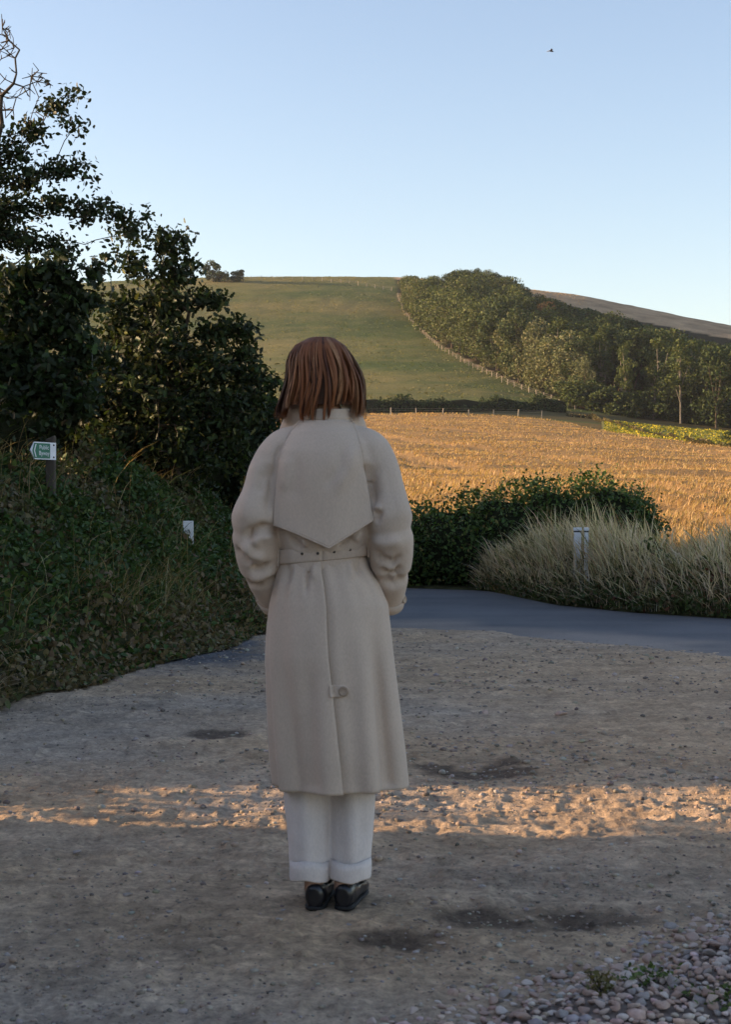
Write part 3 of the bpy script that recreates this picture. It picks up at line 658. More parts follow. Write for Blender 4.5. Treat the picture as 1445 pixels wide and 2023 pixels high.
# ------------------------------------------------------------------ fences on the hill
post_me = bevel_box(.13, .13, 1.35, .02, -.25)
M_POST = mat_simple('weathered_post', (.25,.22,.18), .9, .3, 6, 20, .4, .02, .1)
def fence(label, line, gap):
    pts = np.array([hit(*p) for p in line]); seg = np.r_[0, np.cumsum(np.linalg.norm(np.diff(pts[:,:2],axis=0),axis=1))]
    s = np.arange(0, seg[-1], gap); X = np.interp(s,seg,pts[:,0]); Y = np.interp(s,seg,pts[:,1]); Z = T(X,Y)
    org = np.array([X[0],Y[0],Z[0]]); t = thing('wire_fence', label, 'fence', org); Q = np.stack([X,Y,Z],1)-org
    fr = np.random.default_rng(len(label))
    for q in Q: link('post', post_me, M_POST, t, q, (fr.normal(0,.04),fr.normal(0,.04),fr.uniform(0,1)), (1,1,fr.uniform(.85,1.12)))
    A = np.concatenate([Q[:-1]+[0,0,h] for h in (.4,.75,1.05)]); Bq = np.concatenate([Q[1:]+[0,0,h] for h in (.4,.75,1.05)])
    V, F = tubes(A, Bq, np.full(len(A),.012), np.full(len(A),.012), 4); link('wire', add_mesh('wire', V, F), M_POST, t)
fence('post and wire fence along the hill crest from clump to wood', [(496,552),(560,552.5),(620,555),(680,560),(730,567),(782,578)], 3.3)
fence('post and wire fence running down the wood edge', [(786,586),(799,620),(835,658),(869,690),(934,727),(999,757),(1074,787),(1140,809)], 3.6)
fence('low post and wire fence in front of the far hedge', [(722,822),(820,821),(920,822),(1010,823),(1080,826)], 4.0)

# ------------------------------------------------------------------ path sign, white posts
M_WOOD = mat_simple('old_wood', (.085,.072,.06), .9, .35, 9, 45, .5, .006, .1, (1,1,.15))
M_WHITE = mat_simple('white_paint', (.72,.74,.78), .55, .12, 12, 30, .2, .003, .4)
M_GREEN = mat_simple('sign_green', (.012,.14,.085), .45, .12, 15, None, spec=.4)
M_BLACK = mat_simple('black_band', (.03,.03,.035), .6, .2, 15)
SD = 12.6; sp = P(100, 1000, SD); zt = CAMH+140*SD/FPX; zb = .95
sign = thing('footpath_sign', 'green and white finger sign on a grey wooden post in the brambles', 'sign', (sp[0], sp[1], zb))
link('post', bevel_box(.075,.075,zt-zb,.012,0,.035), M_WOOD, sign)
ang = math.atan2(.87, .48); zc = CAMH-(892-HY)*SD/FPX-zb
# finger board: its text runs towards the post
LB, HB = .31, .142
pl = thing_board = np.array([(-LB,0),(-LB+.05,HB/2),(0,HB/2),(0,-HB/2),(-LB+.05,-HB/2)])
def plate(poly, y0, y1):
    k = len(poly); V = [(x,y0,z) for x,z in poly]+[(x,y1,z) for x,z in poly]
    F = [tuple(range(k)), tuple(range(2*k-1,k-1,-1))]+[(i,i+k,(i+1)%k+k,(i+1)%k) for i in range(k)]
    return V, F
off = np.array([.87,-.48])*.05
board = link('finger_board', add_mesh('finger_board', *plate(pl, -.006, .006)), M_WHITE, sign, (off[0],off[1],zc), (0,0,ang))
gp = np.array([(-LB+.042,-.062),(-LB+.018,0),(-LB+.042,.062),(-.075,.062),(-.075,-.062)])
link('green_panel', add_mesh('green_panel', *plate(gp, -.0075, -.0062)), M_GREEN, board)
ch = np.array([(-LB+.055,-.052),(-LB+.036,0),(-LB+.055,.052),(-LB+.066,.052),(-LB+.047,0),(-LB+.066,-.052)])
link('arrow_mark', add_mesh('arrow_mark', *plate(ch, -.0090, -.0078)), M_WHITE, board)
for txt, z in (('Public', .012), ('Byway', -.036)):
    cu_ = bpy.data.curves.new('lettering', 'FONT'); cu_.body = txt; cu_.size = .05; cu_.extrude = .0006; cu_.align_x = 'CENTER'
    to_ = bpy.data.objects.new('t', cu_); COL.objects.link(to_); dg = bpy.context.evaluated_depsgraph_get()
    tm = bpy.data.meshes.new_from_object(to_.evaluated_get(dg)); bpy.data.objects.remove(to_)
    link('lettering', tm, M_WHITE, board, (-.15, -.0086, z), (PI/2,0,0))
for z in (.05,-.05): link('bolt', add_mesh('bolt', ICO2[0]*.008, ICO2[1], True), M_BLACK, board, (-.03,-.007,z))

def white_post(px, py, d, w, dep, zb_, label, cap=True, rz=0.0):
    p = P(px, py, d); h = p[2]-zb_
    t = thing('marker_post', label, 'post', (p[0],p[1],zb_), (0,0,rz))
    link('shaft', bevel_box(w, dep, h-.035, .006), M_WHITE, t)
    if cap:
        link('black_band', bevel_box(w*1.01+.002, dep*1.01+.002, .018, .003, h-.058), M_BLACK, t)
        link('cap', bevel_box(w+.012, dep+.012, .036, .006, h-.036), M_WHITE, t)
    return t
white_post(1142, 1042, 18.2, .085, .05, .25, 'wider white marker post with black band in the dry verge grass')
white_post(1159.5, 1042, 18.0, .045, .05, .25, 'narrow white marker post beside the wider one in dry grass')
white_post(371, 1022, 15.1, .11, .04, .6, 'white post half swallowed by brambles on the dark bank', False, .15)

# bird
bd = P(1090, 101, 90); bt = thing('bird', 'tiny dark bird gliding in the clear sky above the wood', 'bird', bd, (0,.1,.3))
v = ICO2[0]*np.array([.16,.05,.045]); M_BIRD = mat_simple('plumage', (.09,.085,.10), .8, .2)
link('body', add_mesh('body', v, ICO2[1], True), M_BIRD, bt)
for s_ in (-1,1):
    V = [(.06,0,.01),(-.07,0,.01),(-.12,s_*.18,.05),(-.16,s_*.36,.02),(.0,s_*.20,.055)]; V = V+[(x,y,z+.008) for x,y,z in V]
    F = [(0,1,2,3,4),(9,8,7,6,5)]+[(i,(i+1)%5,(i+1)%5+5,i+5) for i in range(5)]
    link('wing', add_mesh('wing', V, F), M_BIRD, bt)

# ------------------------------------------------------------------ stones
def stone_mesh(seed, flat=.58):
    r = np.random.default_rng(seed); V, F = ICO2
    v = V.copy()
    for k in range(11):
        nrm = r.normal(size=3); nrm /= np.linalg.norm(nrm); dd = v@nrm; lim = r.uniform(.30,.75)
        v = v-np.maximum(0, dd-lim)[:,None]*nrm*.9
    return v*np.array([1, r.uniform(.65,.95), flat*r.uniform(.8,1.15)]), F
SCOL = [(.45,.32,.26),(.50,.39,.33),(.38,.265,.215),(.32,.28,.26),(.56,.47,.41)]
SM = [mat_simple('stone_%s' % w, c_, .8, .28, 22, 60, .4, .006, .25) for w, c_ in zip(('pink','pale','red','grey','light'), SCOL)]
def pile_e(x, y): return x-(.17+(y-3.46)*1.02)
def pile_h(x, y): return -.02+.05*sst(-.05,.5, pile_e(x,y)+.10*fbm(x*4,y*4,2))
gx_, gy_ = np.meshgrid(np.linspace(-.5,2.4,110), np.linspace(2.5,4.7,80))
GZ_ = pile_h(gx_,gy_)+yard_h(gx_,gy_)-.004
gravel = link('gravel_patch', add_mesh('gravel_patch', np.stack([gx_,gy_,GZ_],-1).reshape(-1,3), grid_faces(80,110), True), mat_simple('gravel_bed', (.17,.135,.115), .95, .4, 30, 70, .8, .01, .1), kind='structure')
sv = []
for i in range(16):
    V, F = stone_mesh(100+i); me = add_mesh('stone', V, F); me.materials.append(SM[i % 5]); sv.append(me)
sr = np.random.default_rng(12); placed = []
tries = 0
while len(placed) < 2300 and tries < 26000:
    tries += 1; y = sr.uniform(2.9, 4.35); x = sr.uniform(-.1, 1.5); e = pile_e(x,y)
    if e < -.12 or sr.random() > .12+1.0*np.clip(e*2.2+.2,0,1): continue
    r_ = sr.uniform(.008,.018) if sr.random() < .55 else sr.uniform(.016,.031)
    if any((x-a)**2+(y-b_)**2 < (.64*(r_+c_))**2 for a,b_,c_ in placed): continue
    placed.append((x,y,r_))
placed.sort(key=lambda s: -s[2]*(FPX/s[1]) if abs(s[0]/s[1]*FPX) < 740 and s[1] > 3.4 else 0)
small = []
for i, (x,y,r_) in enumerate(placed):
    z = float(max(pile_h(x,y),-.002)+yard_h(np.array(x),np.array(y)))+r_*.18; rot = (sr.normal(0,.25), sr.normal(0,.25), sr.uniform(0,6.28))
    if i < 295: link('stone', sv[i % 16], None, gravel, (x,y,z), rot, (r_,r_,r_))
    else: small.append((x,y,z,r_,rot[2]))
def pebbles(S, seed, cols, wts):
    r = np.random.default_rng(seed); parts = []
    for k in range(5):
        V, F = ICO1; v = V.copy()*np.array([1,.8,.6])*(1+.25*r.normal(size=(len(V),1))*.5)
        s = S[k::5]; a = r.uniform(0,2*PI,len(s)); c_, q = np.cos(a), np.sin(a)
        W = np.stack([v[None,:,0]*c_[:,None]-v[None,:,1]*q[:,None], v[None,:,0]*q[:,None]+v[None,:,1]*c_[:,None], np.broadcast_to(v[None,:,2],(len(s),len(v)))],-1)*s[:,3,None,None]+s[:,None,:3]
        Fk = (F[None]+(np.arange(len(s))*len(V))[:,None,None]).reshape(-1,3)
        parts.append((W.reshape(-1,3), Fk, np.repeat(mixtint(len(s), cols, wts, .2, r), len(V), axis=0)))
    return cat(parts)
m, n, l, b = nodemat('pebble')
l.new(mixc(n, l, 1.0, tintnode(n), ramp(n, l, noise(n, l, 60), [(.3,(.75,.75,.75)),(.7,(1.2,1.2,1.2))]), 'MULTIPLY'), b.inputs['Base Color']); b.inputs['Roughness'].default_value = .85
M_PEB = m
V, F, Tn = pebbles(np.array([s[:4] for s in small]), 3, SCOL, [3,3,2,2,1]); link('small_stones', add_mesh('small_stones', V, F, True, Tn), M_PEB, gravel, kind='stuff')
nn = 24000; y = np.exp(RNG.uniform(math.log(3.2), math.log(14.5), nn)); x = RNG.uniform(-.3,.3,nn)*y
k = (y < road_y(x)+1.0*RNG.random(nn)**3) & (fbm(x*1.1+5,y*1.1,3)+.5*RNG.normal(size=nn) > -.1) & (x > bank_foot(y)-.1); x, y = x[k], y[k]
r_ = np.exp(RNG.normal(math.log(.0048), .5, len(x))); r_ = np.clip(r_, .002, .018)*np.clip(y/5,.8,1.5); S = np.stack([x,y,yard_h(x,y)+r_*.15,r_],1)
V, F, Tn = pebbles(S, 5, [(.30,.24,.18),(.22,.18,.15),(.36,.31,.27),(.15,.12,.10)], [4,3,2,1.5]); link('pebbles', add_mesh('pebbles', V, F, True, Tn), M_PEB, yard, kind='stuff')
# larger loose stones and clods of the yard
big = [(250,1778,.022),(150,1682,.03),(335,1812,.014),(75,1527,.035),(40,1532,.022),(325,1558,.018),(530,1598,.018),(385,1585,.014),(1300,1798,.03),(880,1778,.013),(935,1776,.011),(1110,1414,.05),(960,1408,.05),(1080,1508,.022),(1240,1672,.014),(1215,1545,.017),(690,1830,.014),(560,1808,.012),(740,1790,.015),(1060,1700,.012),(230,1345,.03),(495,1452,.02),(870,1860,.018)]
for i, (px, py, r_) in enumerate(big):
    d = CAMH*FPX/(py-HY); x = (px-CX)*d/FPX; z = float(yard_h(np.array(x),np.array(d)))
    link('stone', sv[(i*5+3) % 16], None, yard, (x,d,z+r_*.12), (0,0,i*1.7), (r_,r_*.8,r_*.7))
# weeds sprouting from the gravel
for i, (px, py, sz) in enumerate(((1290,1965,.06),(1425,2005,.07),(1190,1975,.035))):
    d = CAMH*FPX/(py-HY); x = (px-CX)*d/FPX; rg = np.random.default_rng(60+i); k = 130
    t = thing('weed', ('tiny green weed sprouting amid the pink gravel','green weed tuft where the gravel is deepest','dried yellowish weed tuft in the thin gravel')[i], 'weed', (x,d,float(yard_h(np.array(x),np.array(d)))))
    C = np.stack([rg.normal(0,sz*.7,k), rg.normal(0,sz*.6,k), rg.uniform(.0,.045,k)+.012],1)
    V, F, Tn = leaves(C, rg.uniform(.008,.02,k), L_SIMPLE, mixtint(k, [[(.07,.10,.03),(.10,.14,.04)],[(.07,.10,.03),(.10,.14,.04)],[(.16,.14,.06),(.12,.11,.04)]][i], [1,1], .3, rg), .8, rg)
    link('leaf_tuft', add_mesh('leaf_tuft', V, F, False, Tn), M_LEAF, t, kind='stuff')
    A = np.zeros((14,3)); A[:,2] = 0; Bq = C[:14]; V, F = tubes(A, Bq, np.full(14,.0015), np.full(14,.001), 4); link('stem', add_mesh('stem', V, F), M_BARK, t, kind='stuff')

# ------------------------------------------------------------------ the person in the trench coat
def LX(px): return (px-648)/677.0
def LZ(py): return (1800-py)/677.0
def loft(rings, n=28, caps=True):
    "rings: (centre, u axis, v axis, power) with axes scaled by half sizes"
    V = []; a = np.arange(n)*2*PI/n
    for c, u_, v_, pw in rings:
        cs, sn = np.cos(a), np.sin(a); cs = np.sign(cs)*np.abs(cs)**(2/pw); sn = np.sign(sn)*np.abs(sn)**(2/pw)
        V.append(np.array(c)+cs[:,None]*np.array(u_)+sn[:,None]*np.array(v_))
    V = np.concatenate(V); F = []
    for r in range(len(rings)-1):
        for i in range(n): F.append((r*n+i, r*n+(i+1)%n, (r+1)*n+(i+1)%n, (r+1)*n+i))
    if caps: F.append(tuple(range(n-1,-1,-1))); F.append(tuple((len(rings)-1)*n+i for i in range(n)))
    return V, F
def limb(path, n=20, ref=(0,1,0)):
    "path: (x,y,z, half width across, half width along ref-ish)"
    pts = np.array([p[:3] for p in path], float); rings = []
    for i, p in enumerate(path):
        tdir = pts[min(i+1,len(pts)-1)]-pts[max(i-1,0)]; tdir /= np.linalg.norm(tdir)
        u_ = np.cross(tdir, np.array(ref, float)); u_ /= np.linalg.norm(u_); v_ = np.cross(tdir, u_)
        rings.append((pts[i], u_*p[3], v_*p[4], 2.0))
    return loft(rings, n)
def smooth_path(path, k=5):
    p = np.array(path, float); out = []
    for i in range(len(p)-1):
        p0, p1, p2, p3 = p[max(i-1,0)], p[i], p[i+1], p[min(i+2,len(p)-1)]
        for t in np.arange(k)/k:
            out.append(.5*((2*p1)+(-p0+p2)*t+(2*p0-5*p1+4*p2-p3)*t*t+(-p0+3*p1-3*p2+p3)*t**3))
    out.append(p[-1]); return [tuple(o) for o in out]
def ball(c, r, sub=None): return np.array(c)+ICO[0]*np.array(r), [tuple(f) for f in ICO[1]]
def union(parts, vox, smooth_it, fac=.5):
    Vs, Fs, o = [], [], 0
    for V, F in parts:
        Vs.append(V); Fs += [tuple(int(i)+o for i in f) for f in F]; o += len(V)
    me = add_mesh('u', np.concatenate(Vs), Fs); bm = bmesh.new(); bm.from_mesh(me); bmesh.ops.recalc_face_normals(bm, faces=bm.faces[:]); bm.to_mesh(me); bm.free()
    ob = bpy.data.objects.new('u', me); COL.objects.link(ob)
    r = ob.modifiers.new('r','REMESH'); r.mode = 'VOXEL'; r.voxel_size = vox; r.use_smooth_shade = True
    s = ob.modifiers.new('s','SMOOTH'); s.iterations = smooth_it; s.factor = fac
    dg = bpy.context.evaluated_depsgraph_get(); ev = ob.evaluated_get(dg)
    out = bpy.data.meshes.new_from_object(ev, depsgraph=dg); bpy.data.objects.remove(ob); bpy.data.meshes.remove(me)
    out.polygons.foreach_set('use_smooth', np.ones(len(out.polygons), bool)); return out
def getco(me):
    a = np.empty(len(me.vertices)*3, np.float32); me.vertices.foreach_get('co', a); nrm = np.empty(len(me.vertices)*3, np.float32); me.vertices.foreach_get('normal', nrm)
    return a.reshape(-1,3).astype(float), nrm.reshape(-1,3).astype(float)
def setco(me, V): me.vertices.foreach_set('co', V.astype(np.float32).ravel()); me.update()
def folds(V, N, strokes, back=True):
    "cloth folds: (photo polyline, width px, amplitude m), pushed along the surface normal on the back side"
    q = V[:,[0,2]]; D = np.zeros(len(V))
    for line, w, amp in strokes:
        best = np.full(len(V), 1e9); par = np.zeros(len(V)); ns = len(line)-1
        for si, (a, b_) in enumerate(zip(line[:-1], line[1:])):
            A = np.array([LX(a[0]),LZ(a[1])]); Bp = np.array([LX(b_[0]),LZ(b_[1])]); ab = Bp-A
            t = np.clip(((q-A)@ab)/(ab@ab),0,1); dd = np.linalg.norm(q-(A+t[:,None]*ab),axis=1)
            par = np.where(dd < best, (si+t)/ns, par); best = np.minimum(best, dd)
        fade = .12+.88*sst(0,.32,par)*(sst(1,.72,par) if line[-1][1] < 1500 else 1)      # folds run out softly at their ends
        D += 1.35*amp*fade*np.exp(-(best/(.9*w/677))**2)
    mask = sst(.25,-.35,N[:,1]) if back else 1
    return V+N*(D*mask)[:,None]

def fabric(name, col, weave=900, wr=3.0, wstr=.25, sheen=.15):
    m, n, l, b = nodemat(name)
    c = ramp(n, l, noise(n, l, 6, 4, .6), [(.3,tuple(x*.94 for x in col)),(.7,tuple(x*1.05 for x in col))])
    c = mixc(n, l, 1.0, c, ramp(n, l, noise(n, l, 320, 2, .6, (1,1,.35)), [(.25,(.90,.90,.90)),(.75,(1.08,1.08,1.08))]), 'MULTIPLY')
    l.new(c, b.inputs['Base Color']); b.inputs['Roughness'].default_value = .85; b.inputs['Specular IOR Level'].default_value = .15
    b.inputs['Sheen Weight'].default_value = sheen
    p = bump(n, l, b, noise(n, l, wr*5, 3, .5, (1,1,.5)), wstr, .006); bump(n, l, b, noise(n, l, weave, 2), .12, .0006, p)
    return m
M_COAT = fabric('coat_gabardine', (.56,.445,.355))
M_LINEN = fabric('linen', (.70,.62,.58), 700, 6, .5)
M_SKIN = mat_simple('skin', (.46,.27,.19), .55, .1, 12, 200, .15, .001, .35)
M_SHOE = mat_simple('black_leather', (.012,.012,.015), .28, .2, 30, 90, .1, .001, .5)
M_SOLE = mat_simple('black_rubber', (.015,.014,.014), .7, .2, 30)
M_HOLE = mat_simple('dark_eyelet', (.035,.028,.025), .5, .2, 50)
M_BUTTON = mat_simple('horn_button', (.36,.27,.20), .4, .2, 60)
m, n, l, b = nodemat('hair')
t = tintnode(n); l.new(t, b.inputs['Base Color']); b.inputs['Roughness'].default_value = .5; b.inputs['Specular IOR Level'].default_value = .22; b.inputs['Anisotropic'].default_value = .5
M_HAIR = m

PX0, PY0 = (648-CX)/677.0, 4.495
pz = float(np.mean(yard_h(PX0+np.linspace(-.12,.12,12), np.full(12, 4.48))))-.001
# --- body, one continuous surface
hx, hy, hz = LX(633), .035, LZ(742)
bp = []
bp.append(limb([(0,.01,.78,.125,.085),(0,.01,.92,.125,.08),(-.005,.01,1.05,.095,.07),(-.005,.005,1.2,.115,.085),(-.005,.0,1.31,.12,.085),(-.008,.0,1.375,.075,.065),(-.012,.01,1.43,.055,.055),(-.02,.022,1.50,.05,.052)], 24))
bp += [ball((hx,hy,hz+.012), (.074,.092,.095)), ball((hx,hy+.03,hz-.045), (.058,.068,.075)), ball((hx,hy+.103,hz-.028), (.012,.02,.02)), ball((hx,hy+.085,hz-.068),(.022,.012,.008)),
       ball((hx,hy+.07,hz-.105),(.028,.025,.02)), ball((hx-.077,hy,hz-.02),(.01,.018,.03)), ball((hx+.077,hy,hz-.02),(.01,.018,.03)), ball((hx-.03,hy+.083,hz-.002),(.013,.010,.010)), ball((hx+.03,hy+.083,hz-.002),(.013,.010,.010))]
ARM = {-1: [(-.09,0,1.335,.045,.045),(-.145,0,1.315,.045,.045),(-.185,-.015,1.22,.040,.040),(-.222,-.045,1.125,.038,.04),(-.195,.02,1.0,.034,.034),(-.160,.095,.905,.024,.026)],
        1: [(.08,0,1.335,.045,.045),(.125,0,1.315,.045,.045),(.16,-.015,1.22,.040,.040),(.195,-.045,1.115,.038,.04),(.185,.02,.99,.034,.034),(.165,.09,.910,.024,.026)]}
for s_ in (-1,1): bp.append(limb(smooth_path(ARM[s_],3), 16))
for s_ in (-1,1):                                         # hands: palm and five bent fingers resting at the pockets
    w = np.array(ARM[s_][-1][:3]); f = np.array([-.55*s_,.45,-.70]); f /= np.linalg.norm(f)
    side = np.cross(f, [s_*1.0,0,0]); side /= np.linalg.norm(side); out = np.cross(side, f)
    bp.append(limb([tuple(w-f*.01)+(.026,.02), tuple(w+f*.04)+(.036,.017), tuple(w+f*.085)+(.038,.014)], 12, tuple(out)))
    for j, (o_, L_) in enumerate(((-.028,.062),(-.009,.075),(.010,.072),(.028,.056))):
        a_ = w+f*.075+side*o_; b_ = a_+f*L_*.5+out*.006; c_ = b_+f*L_*.38-out*.014*s_*(-1); e_ = c_+f*L_*.25-out*.016*s_*(-1)
        bp.append(limb([tuple(a_)+(.009,.009),tuple(b_)+(.0085,.0085),tuple(c_)+(.008,.008),tuple(e_)+(.0065,.0065)], 8, (.3,.2,.9)))
    a_ = w+f*.02-side*.024; bp.append(limb([tuple(a_)+(.011,.011),tuple(a_+f*.03-side*.022)+(.010,.010),tuple(a_+f*.06-side*.026)+(.008,.008)], 8, (.3,.2,.9)))
for s_, xa in ((-1, LX(620)), (1, LX(679))):
    bp.append(limb(smooth_path([(s_*.07,0,.85,.085,.085),(s_*.065+.004,.01,.62,.055,.06),(xa,.0,.47,.042,.05),(xa,-.02,.32,.040,.048),(xa,-.045,.14,.030,.034),(xa,-.05,.085,.028,.033),(xa,-.045,.045,.03,.036)],3), 16))
person = link('person', union(bp, .0085, 2), M_SKIN, None, (PX0, PY0, pz), label='person with reddish brown bob in beige trench coat, seen from behind on the dirt yard', category='person')

# --- coat: bodice and sleeves as one cloth surface
tor = loft([((LX(637),0,.985), (.122,0,0), (0,.105,0), 2.3), ((LX(637),0,1.035), (.124,0,0), (0,.106,0), 2.3), ((LX(640),-.004,1.09), (.140,0,0), (0,.122,0), 2.3), ((LX(641),-.008,1.20), (.158,0,0), (0,.13,0), 2.3),
            ((LX(643),-.01,1.30), (.165,0,0), (0,.128,0), 2.2), ((LX(643),-.004,1.36), (.150,0,0), (0,.112,0), 2.1), ((LX(642),.004,1.405), (.105,0,0), (0,.086,0), 2.0), ((LX(641),.012,1.436), (.071,0,0), (0,.068,0), 2.0), ((LX(640),.018,1.452), (.064,0,0), (0,.064,0), 2)], 32)
SL = smooth_path([(LX(600),.0,1.362,.058,.062),(LX(562),-.004,1.339,.066,.074),(LX(540),-.006,1.285,.070,.082),(LX(525),-.018,1.20,.073,.086),(LX(504),-.04,1.125,.073,.088),(LX(506),-.022,1.06,.070,.080),(LX(512),.012,.99,.060,.070),(LX(527),.060,.925,.050,.058),(LX(540),.098,.885,.045,.052)],4)
SR = smooth_path([(LX(690),.0,1.360,.058,.062),(LX(726),-.004,1.337,.066,.074),(LX(742),-.006,1.285,.068,.080),(LX(755),-.018,1.20,.071,.084),(LX(769),-.038,1.115,.072,.086),(LX(773),-.022,1.05,.068,.078),(LX(774),.010,.98,.058,.068),(LX(772),.055,.925,.048,.056),(LX(768),.092,.880,.044,.050)],4)
def puffs(S):
    "a loose sleeve breaks at the elbow: three lengths of cloth sliding over one another"
    def seg(z0, z1, f0, fm, f1):
        q = [p for p in S if z1 <= p[2] <= z0]; n_ = len(q); out = []
        for i, p in enumerate(q):
            f = np.interp(i/(n_-1), [0,.35,.86,1], [f0,fm,f1,f1*.72]); out.append((p[0],p[1],p[2],p[3]*f,p[4]*f))
        return limb(out, 24)
    return [seg(2, LZ(1066), 1,1,1.03), seg(LZ(1020), LZ(1142), .70,.97,1.02), seg(LZ(1105), 0, .70,.96,1.0)]
SL = smooth_path(SL, 3); SR = smooth_path(SR, 3)
coat_me = union([tor]+puffs(SL)+puffs(SR), .0050, 3)
STROKES = [
 # near sleeve on the side of the sign
 ([(549,1046),(520,1046),(497,1056),(487,1076)], 9, -.020), ([(545,1065),(515,1066),(500,1082)], 11, .010), ([(462,1082),(480,1104),(500,1122)], 8, -.012), ([(474,1074),(500,1100),(530,1108)], 11, .011),
 ([(540,1116),(515,1128),(492,1130)], 7, -.020), ([(545,1128),(515,1146),(490,1148)], 10, .010), ([(478,1158),(510,1160),(545,1142)], 8, -.011), ([(530,915),(537,960),(536,1030)], 13, -.014), ([(512,900),(500,960),(478,1040)], 16, .007),
 ([(520,930),(514,985)], 8, -.006), ([(560,875),(545,905),(541,960)], 5, -.006),
 # other sleeve
 ([(724,905),(731,960),(737,1010)], 11, -.016), ([(748,915),(742,950),(750,1000)], 10, -.006), ([(735,1016),(748,1018),(742,1040)], 8, -.014), ([(738,1010),(755,1008)], 7, .009), ([(738,1082),(752,1108),(775,1118),(800,1098)], 9, -.016),
 ([(728,1070),(760,1078),(800,1072)], 12, .008), ([(745,1124),(765,1142),(785,1140),(797,1118)], 8, -.019), ([(752,1150),(780,1160),(806,1144)], 8, -.010), ([(770,880),(784,960),(800,1040)], 14, .006),
 # blousing above the belt
 ([(572,1062),(588,1078),(600,1086)], 6, -.012), ([(600,1066),(608,1084)], 6, .008), ([(700,1058),(684,1074),(668,1086)], 7, -.012), ([(712,1050),(700,1075)], 7, .008), ([(630,1070),(640,1088)], 8, -.006)]
V, N = getco(coat_me); V = folds(V, N, STROKES)
V += N*(.0009*fbm(V[:,0]*14+V[:,2]*5, V[:,2]*12, 3)*sst(.13,.19,np.abs(V[:,0]-LX(641)))+.0008*fbm(V[:,0]*16,V[:,2]*9,2))[:,None]; setco(coat_me, V)
coat = link('coat', coat_me, M_COAT, person, label='beige gabardine trench coat with belted waist')

# --- skirt of the coat with its back vent
ZT = np.array([LZ(p) for p in (1070,1100,1130,1160,1200,1250,1300,1400,1500,1571)])
XL = np.array([LX(p) for p in (556,552,547,538,531,527,526,533,541,549)]); XRr = np.array([LX(p) for p in (722,723,733,752,768,774,779,789,799,805)])
DB = np.array([.104,.106,.120,.135,.150,.160,.168,.180,.190,.196])
def skirt_pt(th, z, o=0.0):
    xl = np.interp(z, ZT[::-1], XL[::-1]); xr = np.interp(z, ZT[::-1], XRr[::-1]); dd = np.interp(z, ZT[::-1], DB[::-1])
    cx = (xl+xr)/2; a_ = (xr-xl)/2+o; s, c_ = np.sin(th), np.cos(th); pw = 2/2.25
    low = sst(1.03,.40,z)
    wv = low*(.011*np.cos(5*th+.6)+.0085*np.cos(9*th+2.1+.8*z)+.005*np.cos(13*th+1.0))*(1-np.exp(-(th/.25)**2)*.4)
    g = .0035*np.exp(-((z-.99)/.05)**2)*np.cos(11*th+.8)+.002*np.exp(-((z-.95)/.08)**2)*np.cos(19*th)
    r_ = 1+(wv+g)/.17
    return np.stack([cx+np.sign(s)*np.abs(s)**pw*a_*r_, .012-np.sign(c_)*np.abs(c_)**pw*(dd+o)*r_, z], -1)
nz, nt = 90, 230
zz = np.linspace(1, 0, nz)[:,None]*np.ones((1,nt)); tt_ = np.linspace(0,1,nt)[None,:]*np.ones((nz,1))
thv = -.03+.05*(1-zz)
Zg = .357+(1.052-.357)*zz
TH = thv-.16+(2*PI+.16)*tt_; arc_ = TH-thv
o_ = -.009*sst(.12,-.02,arc_)+.003*sst(2*PI-.2,2*PI,arc_)*sst(.98,.9,zz)
o_ = o_+.004*sst(.55,0,zz)*np.exp(-((2*PI-arc_)/.08)**2)
Vs = skirt_pt(TH, Zg, o_)
Vs[...,2] -= .006*np.exp(-((arc_-5.2)/.6)**2)*sst(.3,0,zz)
sk_me = add_mesh('skirt', Vs.reshape(-1,3), grid_faces(nz,nt), True)
V, N = getco(sk_me); sgn = np.sign((N*(V-np.array([0,.012,0])*1)*[1,1,0]).sum(1)); N = N*sgn[:,None]
V = folds(V, N, [([(613,1118),(609,1140),(606,1180)],5,-.010), ([(622,1118),(622,1150)],6,.006), ([(578,1120),(566,1160)],7,-.006), ([(700,1112),(712,1140)],6,-.007), ([(690,1115),(694,1150)],6,.005),
    ([(612,1290),(612,1420),(618,1540)],22,-.010), ([(575,1200),(580,1400),(585,1560)],20,.006), ([(740,1250),(755,1420),(768,1540)],14,-.012), ([(718,1220),(728,1420),(738,1550)],16,.009), ([(655,1250),(690,1500)],24,.004)])
setco(sk_me, V); sk = link('skirt', sk_me, M_COAT, coat)
sd = sk.modifiers.new('thickness','SOLIDIFY'); sd.thickness = .0035; sd.offset = 0

